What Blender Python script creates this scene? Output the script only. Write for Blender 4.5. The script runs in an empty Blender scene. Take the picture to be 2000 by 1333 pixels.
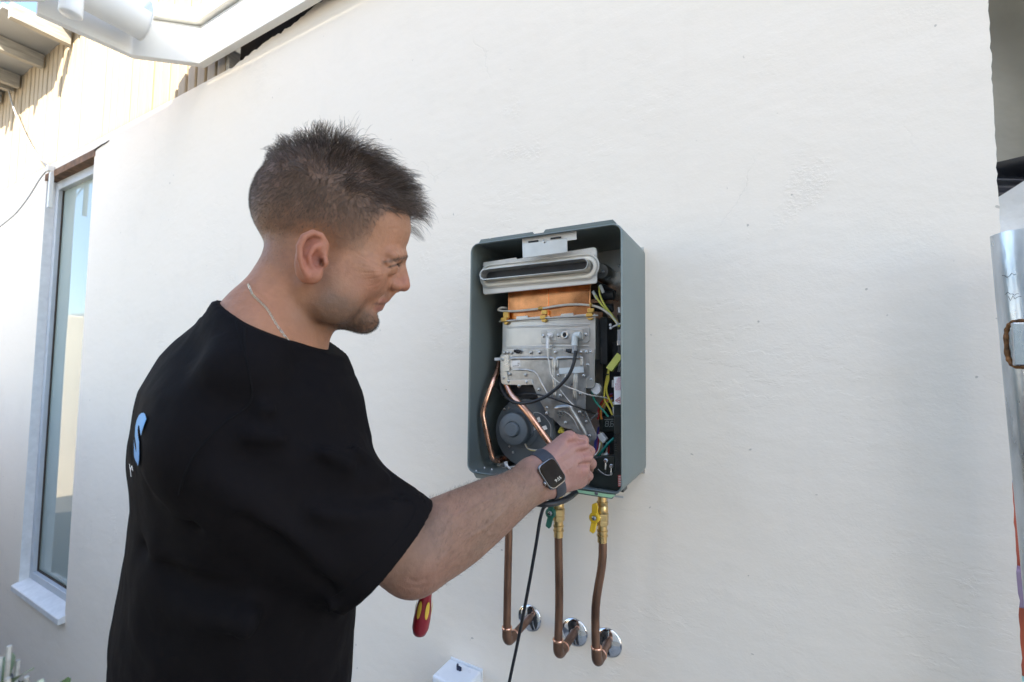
import bpy, bmesh, math, random
import numpy as np
from mathutils import Vector, Matrix
from mathutils.bvhtree import BVHTree

random.seed(7)
RNG = np.random.default_rng(7)
SC = bpy.context.scene
COL = SC.collection
R = math.radians

# ------------------------------------------------------------------ camera
CAM = np.array([0.0, -1.062, 1.65])
YAW, PITCH, ROLL, FPX = 28.67, 3.16, 0.65, 870.5


def cam_basis():
    a, p, q = R(YAW), R(PITCH), R(ROLL)
    f = np.array([-math.sin(a) * math.cos(p), math.cos(a) * math.cos(p), math.sin(p)])
    r = np.array([math.cos(a), math.sin(a), 0.0])
    u = np.cross(r, f)
    return math.cos(q) * r + math.sin(q) * u, -math.sin(q) * r + math.cos(q) * u, f


BX, BY, BZ = cam_basis()
cam_data = bpy.data.cameras.new("camera")
cam = bpy.data.objects.new("camera", cam_data)
COL.objects.link(cam)
cam.matrix_world = Matrix(((BX[0], BY[0], -BZ[0], CAM[0]), (BX[1], BY[1], -BZ[1], CAM[1]),
                           (BX[2], BY[2], -BZ[2], CAM[2]), (0, 0, 0, 1)))
cam_data.sensor_width = 36.0
cam_data.lens = 36.0 * FPX / 2000.0
cam_data.clip_start = 0.02
cam_data.clip_end = 500.0
cam_data.dof.use_dof = True
cam_data.dof.focus_distance = 0.74
cam_data.dof.aperture_fstop = 8.0
SC.camera = cam

# ------------------------------------------------------------------ world, sun, exposure
SUN_EL, SUN_AZ = R(42.0), R(150.0)          # azimuth clockwise from +y
world = bpy.data.worlds.new("World")
SC.world = world
world.use_nodes = True
wn = world.node_tree
wn.nodes.clear()
sky = wn.nodes.new("ShaderNodeTexSky")
sky.sky_type = 'NISHITA'
sky.sun_disc = False
sky.sun_elevation = SUN_EL
sky.sun_rotation = SUN_AZ
sky.air_density = 1.0
sky.dust_density = 0.9
sky.ozone_density = 1.6
bg = wn.nodes.new("ShaderNodeBackground")
bg.inputs["Strength"].default_value = 0.15
wo = wn.nodes.new("ShaderNodeOutputWorld")
wn.links.new(sky.outputs[0], bg.inputs[0])
wn.links.new(bg.outputs[0], wo.inputs[0])

sun_data = bpy.data.lights.new("sun", 'SUN')
sun_data.energy = 4.6
sun_data.angle = R(0.53)
sun_data.color = (1.0, 0.87, 0.69)
sun = bpy.data.objects.new("sun", sun_data)
COL.objects.link(sun)
to_sun = Vector((math.sin(SUN_AZ) * math.cos(SUN_EL), math.cos(SUN_AZ) * math.cos(SUN_EL), math.sin(SUN_EL)))
sun.rotation_euler = to_sun.to_track_quat('Z', 'Y').to_euler()
sun.location = (-6, -9, 12)

vs = SC.view_settings
vs.view_transform = 'Standard'
vs.look = 'None'
vs.gamma = 1.0
vs.exposure = 1.97
vs.use_curve_mapping = False
SC.cycles.use_denoising = True
SC.cycles.max_bounces = 10
SC.cycles.diffuse_bounces = 6


# ------------------------------------------------------------------ photo-derived layout helpers (real distances)
def ray(px, py):
    return BZ + (px - 1000.0) / FPX * BX - (py - 666.5) / FPX * BY


def at(px, py, zd):
    return CAM + ray(px, py) * zd


def onY(px, py, y=0.0):
    d = ray(px, py)
    return CAM + d * ((y - CAM[1]) / d[1])


def onX(px, py, x):
    d = ray(px, py)
    return CAM + d * ((x - CAM[0]) / d[0])


def onZ(px, py, z):
    d = ray(px, py)
    return CAM + d * ((z - CAM[2]) / d[2])


# ------------------------------------------------------------------ scene tree helpers
def tag(o, label=None, cat=None, group=None, kind=None):
    if label: o["label"] = label
    if cat: o["category"] = cat
    if group: o["group"] = group
    if kind: o["kind"] = kind
    return o


def empty(name, loc, label=None, cat=None, group=None):
    o = bpy.data.objects.new(name, None)
    o.empty_display_size = 0.05
    o.location = Vector([float(v) for v in loc])
    COL.objects.link(o)
    return tag(o, label, cat, group)


def wloc(p):
    if p is None: return Vector((0, 0, 0))
    return wloc(p.parent) + p.matrix_parent_inverse.translation + p.location if p.parent else p.location.copy()


def set_parent(o, p):
    o.parent = p
    if p is not None:
        o.matrix_parent_inverse = Matrix.Translation(-wloc(p))
    return o


def link_mesh(name, me, mat=None, parent=None, smooth=False, bevel=0.0, segs=2):
    o = bpy.data.objects.new(name, me)
    COL.objects.link(o)
    if mat is not None:
        if isinstance(mat, (list, tuple)):
            for m_ in mat: me.materials.append(m_)
        else:
            me.materials.append(mat)
    if smooth:
        me.polygons.foreach_set("use_smooth", np.ones(len(me.polygons), dtype=bool))
    if bevel > 0:
        b = o.modifiers.new("bevel", 'BEVEL')
        b.width = bevel; b.segments = segs; b.limit_method = 'ANGLE'; b.angle_limit = R(40)
        b.harden_normals = False
    if parent is not None:
        set_parent(o, parent)
    return o


# ------------------------------------------------------------------ mesh builder
class MB:
    def __init__(self):
        self.v = []; self.f = []

    def add(self, vs_, fs_):
        n = len(self.v)
        self.v.extend([tuple(float(c) for c in p) for p in vs_])
        self.f.extend([tuple(i + n for i in q) for q in fs_])
        return self

    def box(self, lo, hi):
        x0, y0, z0 = lo; x1, y1, z1 = hi
        return self.add([(x0, y0, z0), (x1, y0, z0), (x1, y1, z0), (x0, y1, z0), (x0, y0, z1), (x1, y0, z1), (x1, y1, z1), (x0, y1, z1)],
                        [(0, 3, 2, 1), (4, 5, 6, 7), (0, 1, 5, 4), (1, 2, 6, 5), (2, 3, 7, 6), (3, 0, 4, 7)])

    def obox(self, c, ax, ay, az, h):
        c = np.array(c, float); ax, ay, az = [np.array(q, float) / np.linalg.norm(q) for q in (ax, ay, az)]
        if np.dot(np.cross(ax, ay), az) < 0: ax = -ax
        pts = []
        for sz in (-1, 1):
            for sx, sy in ((-1, -1), (1, -1), (1, 1), (-1, 1)):
                pts.append(c + ax * h[0] * sx + ay * h[1] * sy + az * h[2] * sz)
        return self.add(pts, [(0, 3, 2, 1), (4, 5, 6, 7), (0, 1, 5, 4), (1, 2, 6, 5), (2, 3, 7, 6), (3, 0, 4, 7)])

    def prism(self, poly, ext):
        """poly: list of 3d points, extruded by vector ext"""
        P = [np.array(p, float) for p in poly]; e = np.array(ext, float)
        n = len(P)
        nrm = np.zeros(3)
        for i in range(n): nrm += np.cross(P[i] - P[0], P[(i + 1) % n] - P[0])
        if np.dot(nrm, e) > 0: P = P[::-1]
        fs_ = [tuple(range(n)), tuple(range(2 * n - 1, n - 1, -1))]
        for i in range(n):
            j = (i + 1) % n
            fs_.append((j, i, n + i, n + j))
        return self.add(P + [p + e for p in P], fs_)

    def tube(self, path, r, n=10, caps=True):
        P = [np.array(p, float) for p in path]
        m = len(P)
        rr = [r] * m if np.isscalar(r) else list(r)
        T = []
        for i in range(m):
            t = P[min(i + 1, m - 1)] - P[max(i - 1, 0)]
            T.append(t / (np.linalg.norm(t) + 1e-12))
        up = np.array([0, 0, 1.0]) if abs(T[0][2]) < 0.9 else np.array([1.0, 0, 0])
        a = np.cross(T[0], up); a /= np.linalg.norm(a)
        vs_, fs_ = [], []
        for i in range(m):
            a = a - T[i] * np.dot(a, T[i]); a /= np.linalg.norm(a)
            b = np.cross(T[i], a)
            for k in range(n):
                w = 2 * math.pi * k / n
                vs_.append(P[i] + rr[i] * (math.cos(w) * a + math.sin(w) * b))
        for i in range(m - 1):
            for k in range(n):
                k2 = (k + 1) % n
                fs_.append((i * n + k, i * n + k2, (i + 1) * n + k2, (i + 1) * n + k))
        if caps:
            fs_.append(tuple(range(n - 1, -1, -1)))
            fs_.append(tuple((m - 1) * n + k for k in range(n)))
        return self.add(vs_, fs_)

    def lathe(self, c, axis, prof, n=24, up=None):
        """prof: list of (radius, distance along axis)"""
        c = np.array(c, float); t = np.array(axis, float); t /= np.linalg.norm(t)
        u_ = np.array([0, 0, 1.0]) if abs(t[2]) < 0.9 else np.array([1.0, 0, 0])
        a = np.cross(t, u_); a /= np.linalg.norm(a); b = np.cross(t, a)
        vs_, fs_ = [], []
        for (r_, h_) in prof:
            for k in range(n):
                w = 2 * math.pi * k / n
                vs_.append(c + t * h_ + max(r_, 1e-5) * (math.cos(w) * a + math.sin(w) * b))
        for i in range(len(prof) - 1):
            for k in range(n):
                k2 = (k + 1) % n
                fs_.append((i * n + k, i * n + k2, (i + 1) * n + k2, (i + 1) * n + k))
        fs_.append(tuple(range(n - 1, -1, -1)))
        fs_.append(tuple((len(prof) - 1) * n + k for k in range(n)))
        return self.add(vs_, fs_)

    def mesh(self, name="mesh"):
        me = bpy.data.meshes.new(name)
        me.from_pydata(self.v, [], self.f)
        me.update()
        return me

    def build(self, name, mat=None, parent=None, smooth=False, bevel=0.0, segs=2):
        me = self.mesh(name)
        bm = bmesh.new(); bm.from_mesh(me)
        bmesh.ops.recalc_face_normals(bm, faces=bm.faces[:])
        bm.to_mesh(me); bm.free()
        o = link_mesh(name, me, mat, parent, False, bevel, segs)
        if smooth:
            me.shade_smooth()
            try:
                me.set_sharp_from_angle(angle=R(50))
            except Exception:
                pass
        return o


def spline(pts, n=8, closed=False):
    """Catmull-Rom through pts"""
    P = [np.array(p, float) for p in pts]
    out = []
    m = len(P)
    for i in range(m if closed else m - 1):
        p0 = P[(i - 1) % m] if (closed or i > 0) else 2 * P[0] - P[1]
        p1 = P[i % m]; p2 = P[(i + 1) % m]
        p3 = P[(i + 2) % m] if (closed or i + 2 < m) else 2 * P[-1] - P[-2]
        for k in range(n):
            t = k / n
            out.append(0.5 * (2 * p1 + (p2 - p0) * t + (2 * p0 - 5 * p1 + 4 * p2 - p3) * t * t + (3 * p1 - p0 - 3 * p2 + p3) * t ** 3))
    if not closed: out.append(P[-1])
    return out


# ------------------------------------------------------------------ materials
def new_mat(name):
    m = bpy.data.materials.new(name); m.use_nodes = True
    nt = m.node_tree
    b = nt.nodes["Principled BSDF"]
    return m, nt, b


def N(nt, t, **kw):
    n = nt.nodes.new(t)
    for k, v in kw.items():
        if hasattr(n, k): setattr(n, k, v)
        else: n.inputs[k].default_value = v
    return n


def mat(name, col, rough=0.5, metal=0.0, var=0.12, scale=40.0, bump=0.0, bscale=None, rvar=0.12, spec=0.5, coat=0.0, trans=0.0, aniso=0.0, stretch=None):
    m, nt, b = new_mat(name)
    L = nt.links.new
    tc = N(nt, "ShaderNodeTexCoord")
    src = tc.outputs["Object"]
    if stretch:
        mp = N(nt, "ShaderNodeMapping"); mp.inputs["Scale"].default_value = stretch
        L(src, mp.inputs[0]); src = mp.outputs[0]
    no = N(nt, "ShaderNodeTexNoise"); no.inputs["Scale"].default_value = scale; no.inputs["Detail"].default_value = 5.0
    L(src, no.inputs["Vector"])
    mr = N(nt, "ShaderNodeMapRange"); mr.inputs[1].default_value = 0.25; mr.inputs[2].default_value = 0.75
    mr.inputs[3].default_value = 1.0 - var; mr.inputs[4].default_value = 1.0 + var
    L(no.outputs[0], mr.inputs[0])
    mx = N(nt, "ShaderNodeMix", data_type='RGBA', blend_type='MULTIPLY')
    mx.inputs[0].default_value = 1.0
    mx.inputs[6].default_value = (*col, 1.0)
    cb = N(nt, "ShaderNodeCombineColor")
    for i in range(3): L(mr.outputs[0], cb.inputs[i])
    L(cb.outputs[0], mx.inputs[7])
    L(mx.outputs[2], b.inputs["Base Color"])
    rr = N(nt, "ShaderNodeMapRange"); rr.inputs[1].default_value = 0.25; rr.inputs[2].default_value = 0.75
    rr.inputs[3].default_value = max(0.02, rough - rvar); rr.inputs[4].default_value = min(1.0, rough + rvar)
    n2 = N(nt, "ShaderNodeTexNoise"); n2.inputs["Scale"].default_value = scale * 0.37; n2.inputs["Detail"].default_value = 6.0
    L(src, n2.inputs["Vector"]); L(n2.outputs[0], rr.inputs[0]); L(rr.outputs[0], b.inputs["Roughness"])
    b.inputs["Metallic"].default_value = metal
    b.inputs["Specular IOR Level"].default_value = spec
    b.inputs["Coat Weight"].default_value = coat
    b.inputs["Transmission Weight"].default_value = trans
    b.inputs["Anisotropic"].default_value = aniso
    if bump > 0:
        n3 = N(nt, "ShaderNodeTexNoise"); n3.inputs["Scale"].default_value = bscale or scale * 2; n3.inputs["Detail"].default_value = 4.0
        L(src, n3.inputs["Vector"])
        bp = N(nt, "ShaderNodeBump"); bp.inputs["Strength"].default_value = 1.0; bp.inputs["Distance"].default_value = bump
        L(n3.outputs[0], bp.inputs["Height"]); L(bp.outputs[0], b.inputs["Normal"])
    return m


def srgb(r, g, b):
    def f(c):
        c /= 255.0
        return c / 12.92 if c <= 0.04045 else ((c + 0.055) / 1.055) ** 2.4
    return (f(r), f(g), f(b))
# ================================================================== SETTING
def mat_wall():
    m, nt, b = new_mat("painted_render")
    L = nt.links.new
    tc = N(nt, "ShaderNodeTexCoord"); P = tc.outputs["Object"]

    def noise(scale, det=5.0, rough=0.55, vec=P):
        n = N(nt, "ShaderNodeTexNoise"); n.inputs["Scale"].default_value = scale
        n.inputs["Detail"].default_value = det; n.inputs["Roughness"].default_value = rough
        L(vec, n.inputs["Vector"]); return n.outputs[0]

    def rng(src, a, b_, c, d):
        r_ = N(nt, "ShaderNodeMapRange"); r_.interpolation_type = 'SMOOTHSTEP'
        for i, v in enumerate((a, b_, c, d)): r_.inputs[i + 1].default_value = v
        L(src, r_.inputs[0]); return r_.outputs[0]

    def mth(op, a, b_):
        q = N(nt, "ShaderNodeMath", operation=op)
        for i, s in enumerate((a, b_)):
            if isinstance(s, (int, float)): q.inputs[i].default_value = s
            else: L(s, q.inputs[i])
        return q.outputs[0]
    # colour: warm white paint, faint grubby smudges, vertical dirt streaks, a few dark flecks
    mp = N(nt, "ShaderNodeMapping"); mp.inputs["Scale"].default_value = (5.0, 1.0, 0.8); L(P, mp.inputs[0])
    smud = rng(noise(2.6, 8.0, 0.65), 0.50, 0.85, 0.0, 0.16)
    strk = rng(noise(2.2, 6.0, 0.6, mp.outputs[0]), 0.55, 0.85, 0.0, 0.09)
    fl = rng(noise(34.0, 2.0), 0.735, 0.76, 0.0, 0.7)
    wp = N(nt, "ShaderNodeMix", data_type='RGBA'); wp.inputs[0].default_value = .22
    wn_ = N(nt, "ShaderNodeTexNoise"); wn_.inputs["Scale"].default_value = 5.0; wn_.inputs["Detail"].default_value = 6.0
    L(P, wn_.inputs["Vector"]); L(P, wp.inputs[6]); L(wn_.outputs[1], wp.inputs[7])
    vo = N(nt, "ShaderNodeTexVoronoi", feature='DISTANCE_TO_EDGE'); vo.inputs["Scale"].default_value = 2.3
    L(wp.outputs[2], vo.inputs["Vector"])
    crk = mth('MULTIPLY', rng(vo.outputs[0], 0.0, 0.0045, 1.0, 0.0), rng(noise(1.7, 3.0), 0.54, 0.66, 0.0, 0.16))
    dirt = mth('MAXIMUM', mth('MAXIMUM', mth('ADD', smud, strk), fl), crk)
    c1 = N(nt, "ShaderNodeMix", data_type='RGBA'); c1.inputs[6].default_value = (0.86, 0.785, 0.68, 1); c1.inputs[7].default_value = (0.42, 0.385, 0.33, 1)
    L(dirt, c1.inputs[0]); L(c1.outputs[2], b.inputs["Base Color"])
    b.inputs["Roughness"].default_value = 0.62
    b.inputs["Specular IOR Level"].default_value = 0.35
    # relief: slow trowel waves, skim edges, crusty patches, orange peel
    mp2 = N(nt, "ShaderNodeMapping"); mp2.inputs["Scale"].default_value = (1.0, 1.0, 1.9); mp2.inputs["Rotation"].default_value = (0, 0.35, 0); L(P, mp2.inputs[0])
    wv = noise(3.2, 3.0, 0.5, mp2.outputs[0])
    ridge = rng(noise(9.0, 6.0, 0.62, mp2.outputs[0]), 0.47, 0.53, 0.0, 1.0)
    gate = rng(noise(2.1, 2.0), 0.50, 0.62, 0.0, 1.0)
    crust = rng(noise(75.0, 5.0, 0.7), 0.40, 0.66, 0.0, 1.0)
    cg = rng(noise(4.3, 4.0, 0.6), 0.61, 0.69, 0.0, 1.0)
    h = mth('MULTIPLY', wv, 0.006)
    h = mth('ADD', h, mth('MULTIPLY', mth('MULTIPLY', ridge, gate), 0.00028))
    h = mth('ADD', h, mth('MULTIPLY', mth('MULTIPLY', crust, cg), 0.0009))
    h = mth('ADD', h, mth('MULTIPLY', noise(190.0, 3.0), 0.00035))
    h = mth('ADD', h, mth('MULTIPLY', noise(28.0, 4.0), 0.0009))
    h = mth('SUBTRACT', h, mth('MULTIPLY', crk, 0.0022))
    bp = N(nt, "ShaderNodeBump"); bp.inputs["Distance"].default_value = 1.0; bp.inputs["Strength"].default_value = 0.85
    L(h, bp.inputs["Height"]); L(bp.outputs[0], b.inputs["Normal"])
    return m


M = {}
M['render'] = mat_wall()
M['trim'] = mat("white_gloss_trim", (0.78, 0.78, 0.75), 0.35, var=0.05, scale=9, rvar=0.1)
M['gutter'] = mat("white_gutter", (0.76, 0.78, 0.78), 0.3, var=0.05, scale=7)
M['cream'] = mat("tan_boards", (0.40, 0.325, 0.22), 0.6, var=0.10, scale=14, stretch=(4, 4, .5))
M['upper'] = mat("upper_white_paint", (0.80, 0.77, 0.70), 0.6, var=0.04, scale=3)
M['timber'] = mat("old_rafter_timber", (0.42, 0.40, 0.35), 0.8, var=0.3, scale=18, bump=.002, stretch=(5, .6, 5))
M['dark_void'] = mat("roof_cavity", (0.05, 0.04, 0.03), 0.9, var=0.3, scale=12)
M['alu'] = mat("window_aluminium", (0.50, 0.54, 0.58), 0.4, metal=0.0, var=0.05, scale=20)
M['rust'] = mat("rusty_lintel", (0.16, 0.085, 0.045), 0.85, var=0.6, scale=22, bump=.003)
M['sill'] = mat("painted_sill", (0.72, 0.73, 0.73), 0.5, var=0.1, scale=22, bump=.0015)
M['concrete'] = mat("yard_concrete", (0.48, 0.40, 0.30), 0.85, var=0.25, scale=3.0, bump=.004, bscale=60)
M['room'] = mat("dim_room", (0.10, 0.11, 0.12), 0.9)
M['brick_far'] = mat("far_render", (0.80, 0.78, 0.73), 0.8, var=0.06, scale=2.0)
M['garden'] = mat('garden_wall_paint', (0.82, 0.74, 0.60), 0.8, var=0.06, scale=2.0)
M['roof_far'] = mat("far_roof_sheet", (0.40, 0.42, 0.43), 0.5, var=0.1, scale=3.0)
M['opp'] = mat("opposite_render", (0.74, 0.70, 0.62), 0.8, var=0.06, scale=2.0, bump=.003, bscale=30)

mg, nt, b = new_mat("mirror_film_glass")
b.inputs["Base Color"].default_value = (0.36, 0.43, 0.40, 1)
b.inputs["Metallic"].default_value = 0.05
b.inputs["Roughness"].default_value = 0.025
gn = N(nt, "ShaderNodeTexNoise"); gn.inputs["Scale"].default_value = 1.2; gn.inputs["Detail"].default_value = 1.0
gtc = N(nt, "ShaderNodeTexCoord"); nt.links.new(gtc.outputs["Object"], gn.inputs["Vector"])
gb = N(nt, "ShaderNodeBump"); gb.inputs["Distance"].default_value = 0.006
nt.links.new(gn.outputs[0], gb.inputs["Height"]); nt.links.new(gb.outputs[0], b.inputs["Normal"])
M['glass'] = mg

# ground sheet
GZ = -0.33
g = MB().add([(-250, -250, GZ), (250, -250, GZ), (250, 250, GZ), (-250, 250, GZ)], [(0, 1, 2, 3)]).build("ground", M['concrete'])
tag(g, kind="structure")
M['dark_strip'] = mat("added_dark_strip", (0.085, 0.085, 0.09), 0.85, var=0.25, scale=5.0, bump=.004, bscale=90)
tag(MB().box((-9, -2.3, GZ - .02), (9, 0.0, GZ + 0.012)).build("path", M['dark_strip']), kind="structure")  # dark strip added to cut the light bounced up from the ground

lan = MB().box((-1.5, -1.75, GZ), (0.75, -.28, 0.0)).build("landing", mat("landing_concrete", (.30, .29, .27), .85, var=.2, scale=4, bump=.003, bscale=70), bevel=.012)
tag(lan, "low concrete landing that the person stands on", "step")

# ---------------------------------------------------------------- the house with the heater
WX1, WX0 = 0.372, -7.2          # wall ends
WT, LEDGE = 0.24, 2.945
OX0, OX1, OZ0, OZ1 = -4.14, -3.395, 0.25, 2.86
house = empty("house", (-2, 0.12, 0), "white rendered house wall with a tall narrow window and sloping eaves", "house")


def jag(a, b_, n, amp, rs):
    a = np.array(a, float); b_ = np.array(b_, float)
    out = []
    for i in range(n + 1):
        t = i / n
        p = a + (b_ - a) * t
        j = rs.normal(0, amp) if 0 < i < n else 0
        out.append((p, j))
    return out


rs = np.random.default_rng(3)
w = MB()
# right-hand stretch with a crumbly outer corner and a ragged top where it meets the eave
edge = []
for p, j in jag((WX1, 0, GZ - .02), (WX1, 0, LEDGE), 290, 0.0007, rs):
    edge.append((p[0] + j, p[2]))
top = []
for p, j in jag((WX1, 0, LEDGE), (-2.04, 0, LEDGE), 120, 0.010, rs):
    bite = 0.022 * max(0, math.sin(p[0] * 7.0)) ** 2 if p[0] < -0.9 else 0
    rise = min(1.0, max(0.0, (p[0] + 2.04) / 0.80)) * .105
    top.append((p[0], LEDGE + rise - (abs(j) * 0.6 + bite * .5) * (1 if -2.0 < p[0] < -1.0 else 0)))
outline = [(OX1, GZ - .02)] + [(x, z) for x, z in edge] + top[1:] + [(-2.04, LEDGE), (OX1, LEDGE)]
w.prism([(x, 0, z) for x, z in outline], (0, WT, 0))
w.box((WX0, 0, GZ - .02), (OX0, WT, LEDGE))
w.box((OX0, 0, GZ - .02), (OX1, WT, OZ0 - .03))
w.box((OX0, 0, OZ1 + .03), (OX1, WT, LEDGE))
wall = w.build("wall", M['render'], house)

# upper wall: cream vertical boards, each its own piece, over a backing
bk = MB().box((WX0, 0.03, LEDGE + 0.001), (-2.06, WT, 3.82)).build("upper_wall", M['upper'], house)
bw = 0.086
bme = None
nb = 46
for i in range(nb):
    x1 = -2.062 - i * bw
    if bme is None:
        mbx = MB()
        prof = [(-bw + .006, 0), (-bw + .006, -.014), (-bw + .010, -.019), (-.014, -.019), (-.010, -.014), (-.010, 0)]
        mbx.prism([(px_, py_, 0) for px_, py_ in prof], (0, 0, 0.86))
        o = mbx.build("board", M['cream'], house)
        bme = o.data
    else:
        o = bpy.data.objects.new("board", bme); COL.objects.link(o); set_parent(o, house)
    o.location = (x1, 0.0297 + rs.normal(0, .0012), LEDGE + 0.0015)

# dark board stands in for the shaded roof cavity behind the ragged gap
MB().box((-2.03, 0.05, LEDGE - .1), (0.5, 0.06, 3.3)).build("cavity_shade_board", M['dark_void'], house)
MB().box((-2.055, 0.005, LEDGE + .002), (-2.032, 0.06, 3.05)).build("corner_batten", M['timber'], house)

# fascia: swept along the eave, three straight runs
FZ = 2.985


def sweep(path, prof):
    """path: plan points (x,y); prof: (offset outwards, z). mitred"""
    mbx = MB()
    n = len(path)
    rows = []
    for i in range(n):
        p = np.array(path[i], float)
        d0 = np.array(path[i]) - np.array(path[i - 1]) if i > 0 else np.array(path[1]) - np.array(path[0])
        d1 = np.array(path[i + 1]) - np.array(path[i]) if i < n - 1 else d0
        d0 = d0 / np.linalg.norm(d0); d1 = d1 / np.linalg.norm(d1)
        n0 = np.array([-d0[1], d0[0]]); n1 = np.array([-d1[1], d1[0]])
        nn = n0 + n1; nn /= np.linalg.norm(nn); nn /= max(.3, np.dot(nn, n0))
        rows.append([(p[0] + nn[0] * o_, p[1] + nn[1] * o_, z_) for o_, z_ in prof])
    m_ = len(prof)
    vs_ = [q for r_ in rows for q in r_]
    fs_ = []
    for i in range(n - 1):
        for k in range(m_):
            k2 = (k + 1) % m_
            fs_.append((i * m_ + k, i * m_ + k2, (i + 1) * m_ + k2, (i + 1) * m_ + k))
    fs_.append(tuple(range(m_))); fs_.append(tuple((n - 1) * m_ + k for k in range(m_ - 1, -1, -1)))
    return mbx.add(vs_, fs_)


# runs from the right end leftwards, then diagonal, then towards the viewer; outward is to the left of travel
eave = [(1.2, -0.035), (-2.175, -0.022), (-2.395, -0.205), (-2.43, -0.50)]
sweep(eave, [(0, FZ), (.03, FZ), (.034, FZ + .17), (.0, FZ + .17)]).build("fascia", M['trim'], house, bevel=.003)
sweep(eave[:3], [(-.004, FZ + .1745), (.055, FZ + .1745), (.060, FZ + .235), (-.004, FZ + .235)]).build("capping", M['trim'], house, bevel=.004)
sweep([(-2.33, -0.50), (-2.52, -0.60), (-3.4, -1.05)], [(0, 3.0), (.03, 3.0), (.03, 3.36), (0, 3.36)]).build("fascia", M['trim'], house, bevel=.003)
# half round gutter along the short return
gx, gz, gr = -2.262, FZ + .115, 0.082
gt = MB()
ys = [-0.225, -0.45, -0.65, -0.85]
vsg, fsg = [], []
K = 14
for yy in ys:
    for sgn, rr_ in ((1, gr), (-1, gr - .004)):
        for k in range(K + 1):
            a_ = math.pi + math.pi * k / K if sgn > 0 else 2 * math.pi - math.pi * k / K
            vsg.append((gx + rr_ * math.cos(a_), yy, gz + rr_ * math.sin(a_)))
K2 = 2 * (K + 1)
for i in range(len(ys) - 1):
    for k in range(K2):
        fsg.append((i * K2 + k, i * K2 + (k + 1) % K2, (i + 1) * K2 + (k + 1) % K2, (i + 1) * K2 + k))
fsg.append(tuple(range(K2)))
gt.add(vsg, fsg)
gut = gt.build("gutter", M['gutter'], house, smooth=True)
MB().lathe((gx, -0.2225, gz), (0, -1, 0), [(gr + .003, 0), (gr + .003, .004)], 40).build("stop_end", M['gutter'], gut)
oc = onX(138, 12, gx + .03)
MB().lathe((gx + .035, oc[1], gz - .16), (0, 0, 1), [(.030, 0), (.034, .004), (.034, .09), (.030, .094), (.030, .16)], 28).build("outlet", M['gutter'], gut, smooth=True)
# open rafters and roof sheet over the board wall
for (px_, py_) in ((132, 66), (83, 52), (40, 48), (8, 40)):
    p = onY(px_, py_, -0.02)
    MB().box((p[0] - .045, -0.27, 3.70), (p[0], 0.0, 3.795)).build("rafter", M['timber'], house, bevel=.003)
for k in range(6):
    x_ = -4.95 - k * .42
    MB().box((x_ - .045, -0.27, 3.70), (x_, 0.0, 3.795)).build("rafter", M['timber'], house, bevel=.003)
MB().prism([(-2.4, -.06, 3.80), (-3.98, -.06, 3.80), (-4.0, -.28, 3.80), (-7.3, -.28, 3.80), (-7.3, 5.0, 3.83), (-2.4, 5.0, 3.83)], (0, 0, .03)).build("roof", M['roof_far'], house)
MB().prism([(1.3, -.01, 3.225), (-2.18, -.0, 3.225), (-2.36, .03, 3.225), (-2.36, 5.0, 4.4), (1.3, 5.0, 4.4)], (0, 0, .02)).build("roof", M['roof_far'], house)

# window
win = empty("window", (OX0, 0.05, OZ0), None); set_parent(win, house)
win.location = (0, 0, 0)
GY = 0.075
rv = MB()
rv.box((OX0 - .012, 0.001, OZ0 - .03), (OX0 + .004, WT, OZ1 + .03))
rv.box((OX1 - .004, 0.004, OZ0 - .03), (OX1 + .004, WT, OZ1 + .03))
rv.build("reveal", M['sill'], win)
fr = MB()
fr.box((OX0 + .004, GY - .03, OZ0), (OX0 + .052, GY + .04, OZ1))
fr.box((OX1 - .052, GY - .03, OZ0), (OX1 - .004, GY + .04, OZ1))
fr.box((OX0 + .052, GY - .03, OZ1 - .065), (OX1 - .052, GY + .04, OZ1))
fr.box((OX0 + .052, GY - .03, OZ0), (OX1 - .052, GY + .04, OZ0 + .045))
fr.build("frame", M['alu'], win, bevel=.004)
MB().box((OX0 + .052, GY, OZ0 + .045), (OX1 - .052, GY + .006, OZ1 - .065)).build("pane", M['glass'], win)
gk = MB()
gk.box((OX0 + .052, GY - .008, OZ0 + .045), (OX1 - .052, GY - .001, OZ0 + .055))
gk.box((OX0 + .052, GY - .008, OZ0 + .0552), (OX0 + .060, GY - .001, OZ1 - .065))
gk.build("gasket", M['dark_void'], win)
MB().prism([(OX0 - .0125, -.03, OZ0 - .055), (OX0 - .0125, -.03, OZ0 - .022), (OX0 - .0125, GY - .03, OZ0 + .006), (OX0 - .0125, GY - .03, OZ0 - .055)], (OX1 - OX0 + .02, 0, 0)).build("sill", M['sill'], win, bevel=.004)
MB().box((OX0 - .02, -0.004, OZ1 - .01), (OX1 + .01, 0.05, OZ1 + .034)).build("lintel", M['rust'], win)
ck = MB()
pc = [(OX1 + .01 + i * .03, -.0015, OZ1 + .028 + .010 * i / 5 + rs.normal(0, .002)) for i in range(7)]
ck.tube(pc, [.006, .005, .0045, .004, .0035, .003, .002], 6)
ck.build("render_crack", M['dark_void'], win)

# thin cables on the upper wall
def cable(name, pts, r, m_, label, cat="cable", nseg=8):
    o = MB().tube(spline(pts, nseg), r, 8).build(name, m_, smooth=True)
    return tag(o, label, cat, "thin cables on the house wall")


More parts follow.
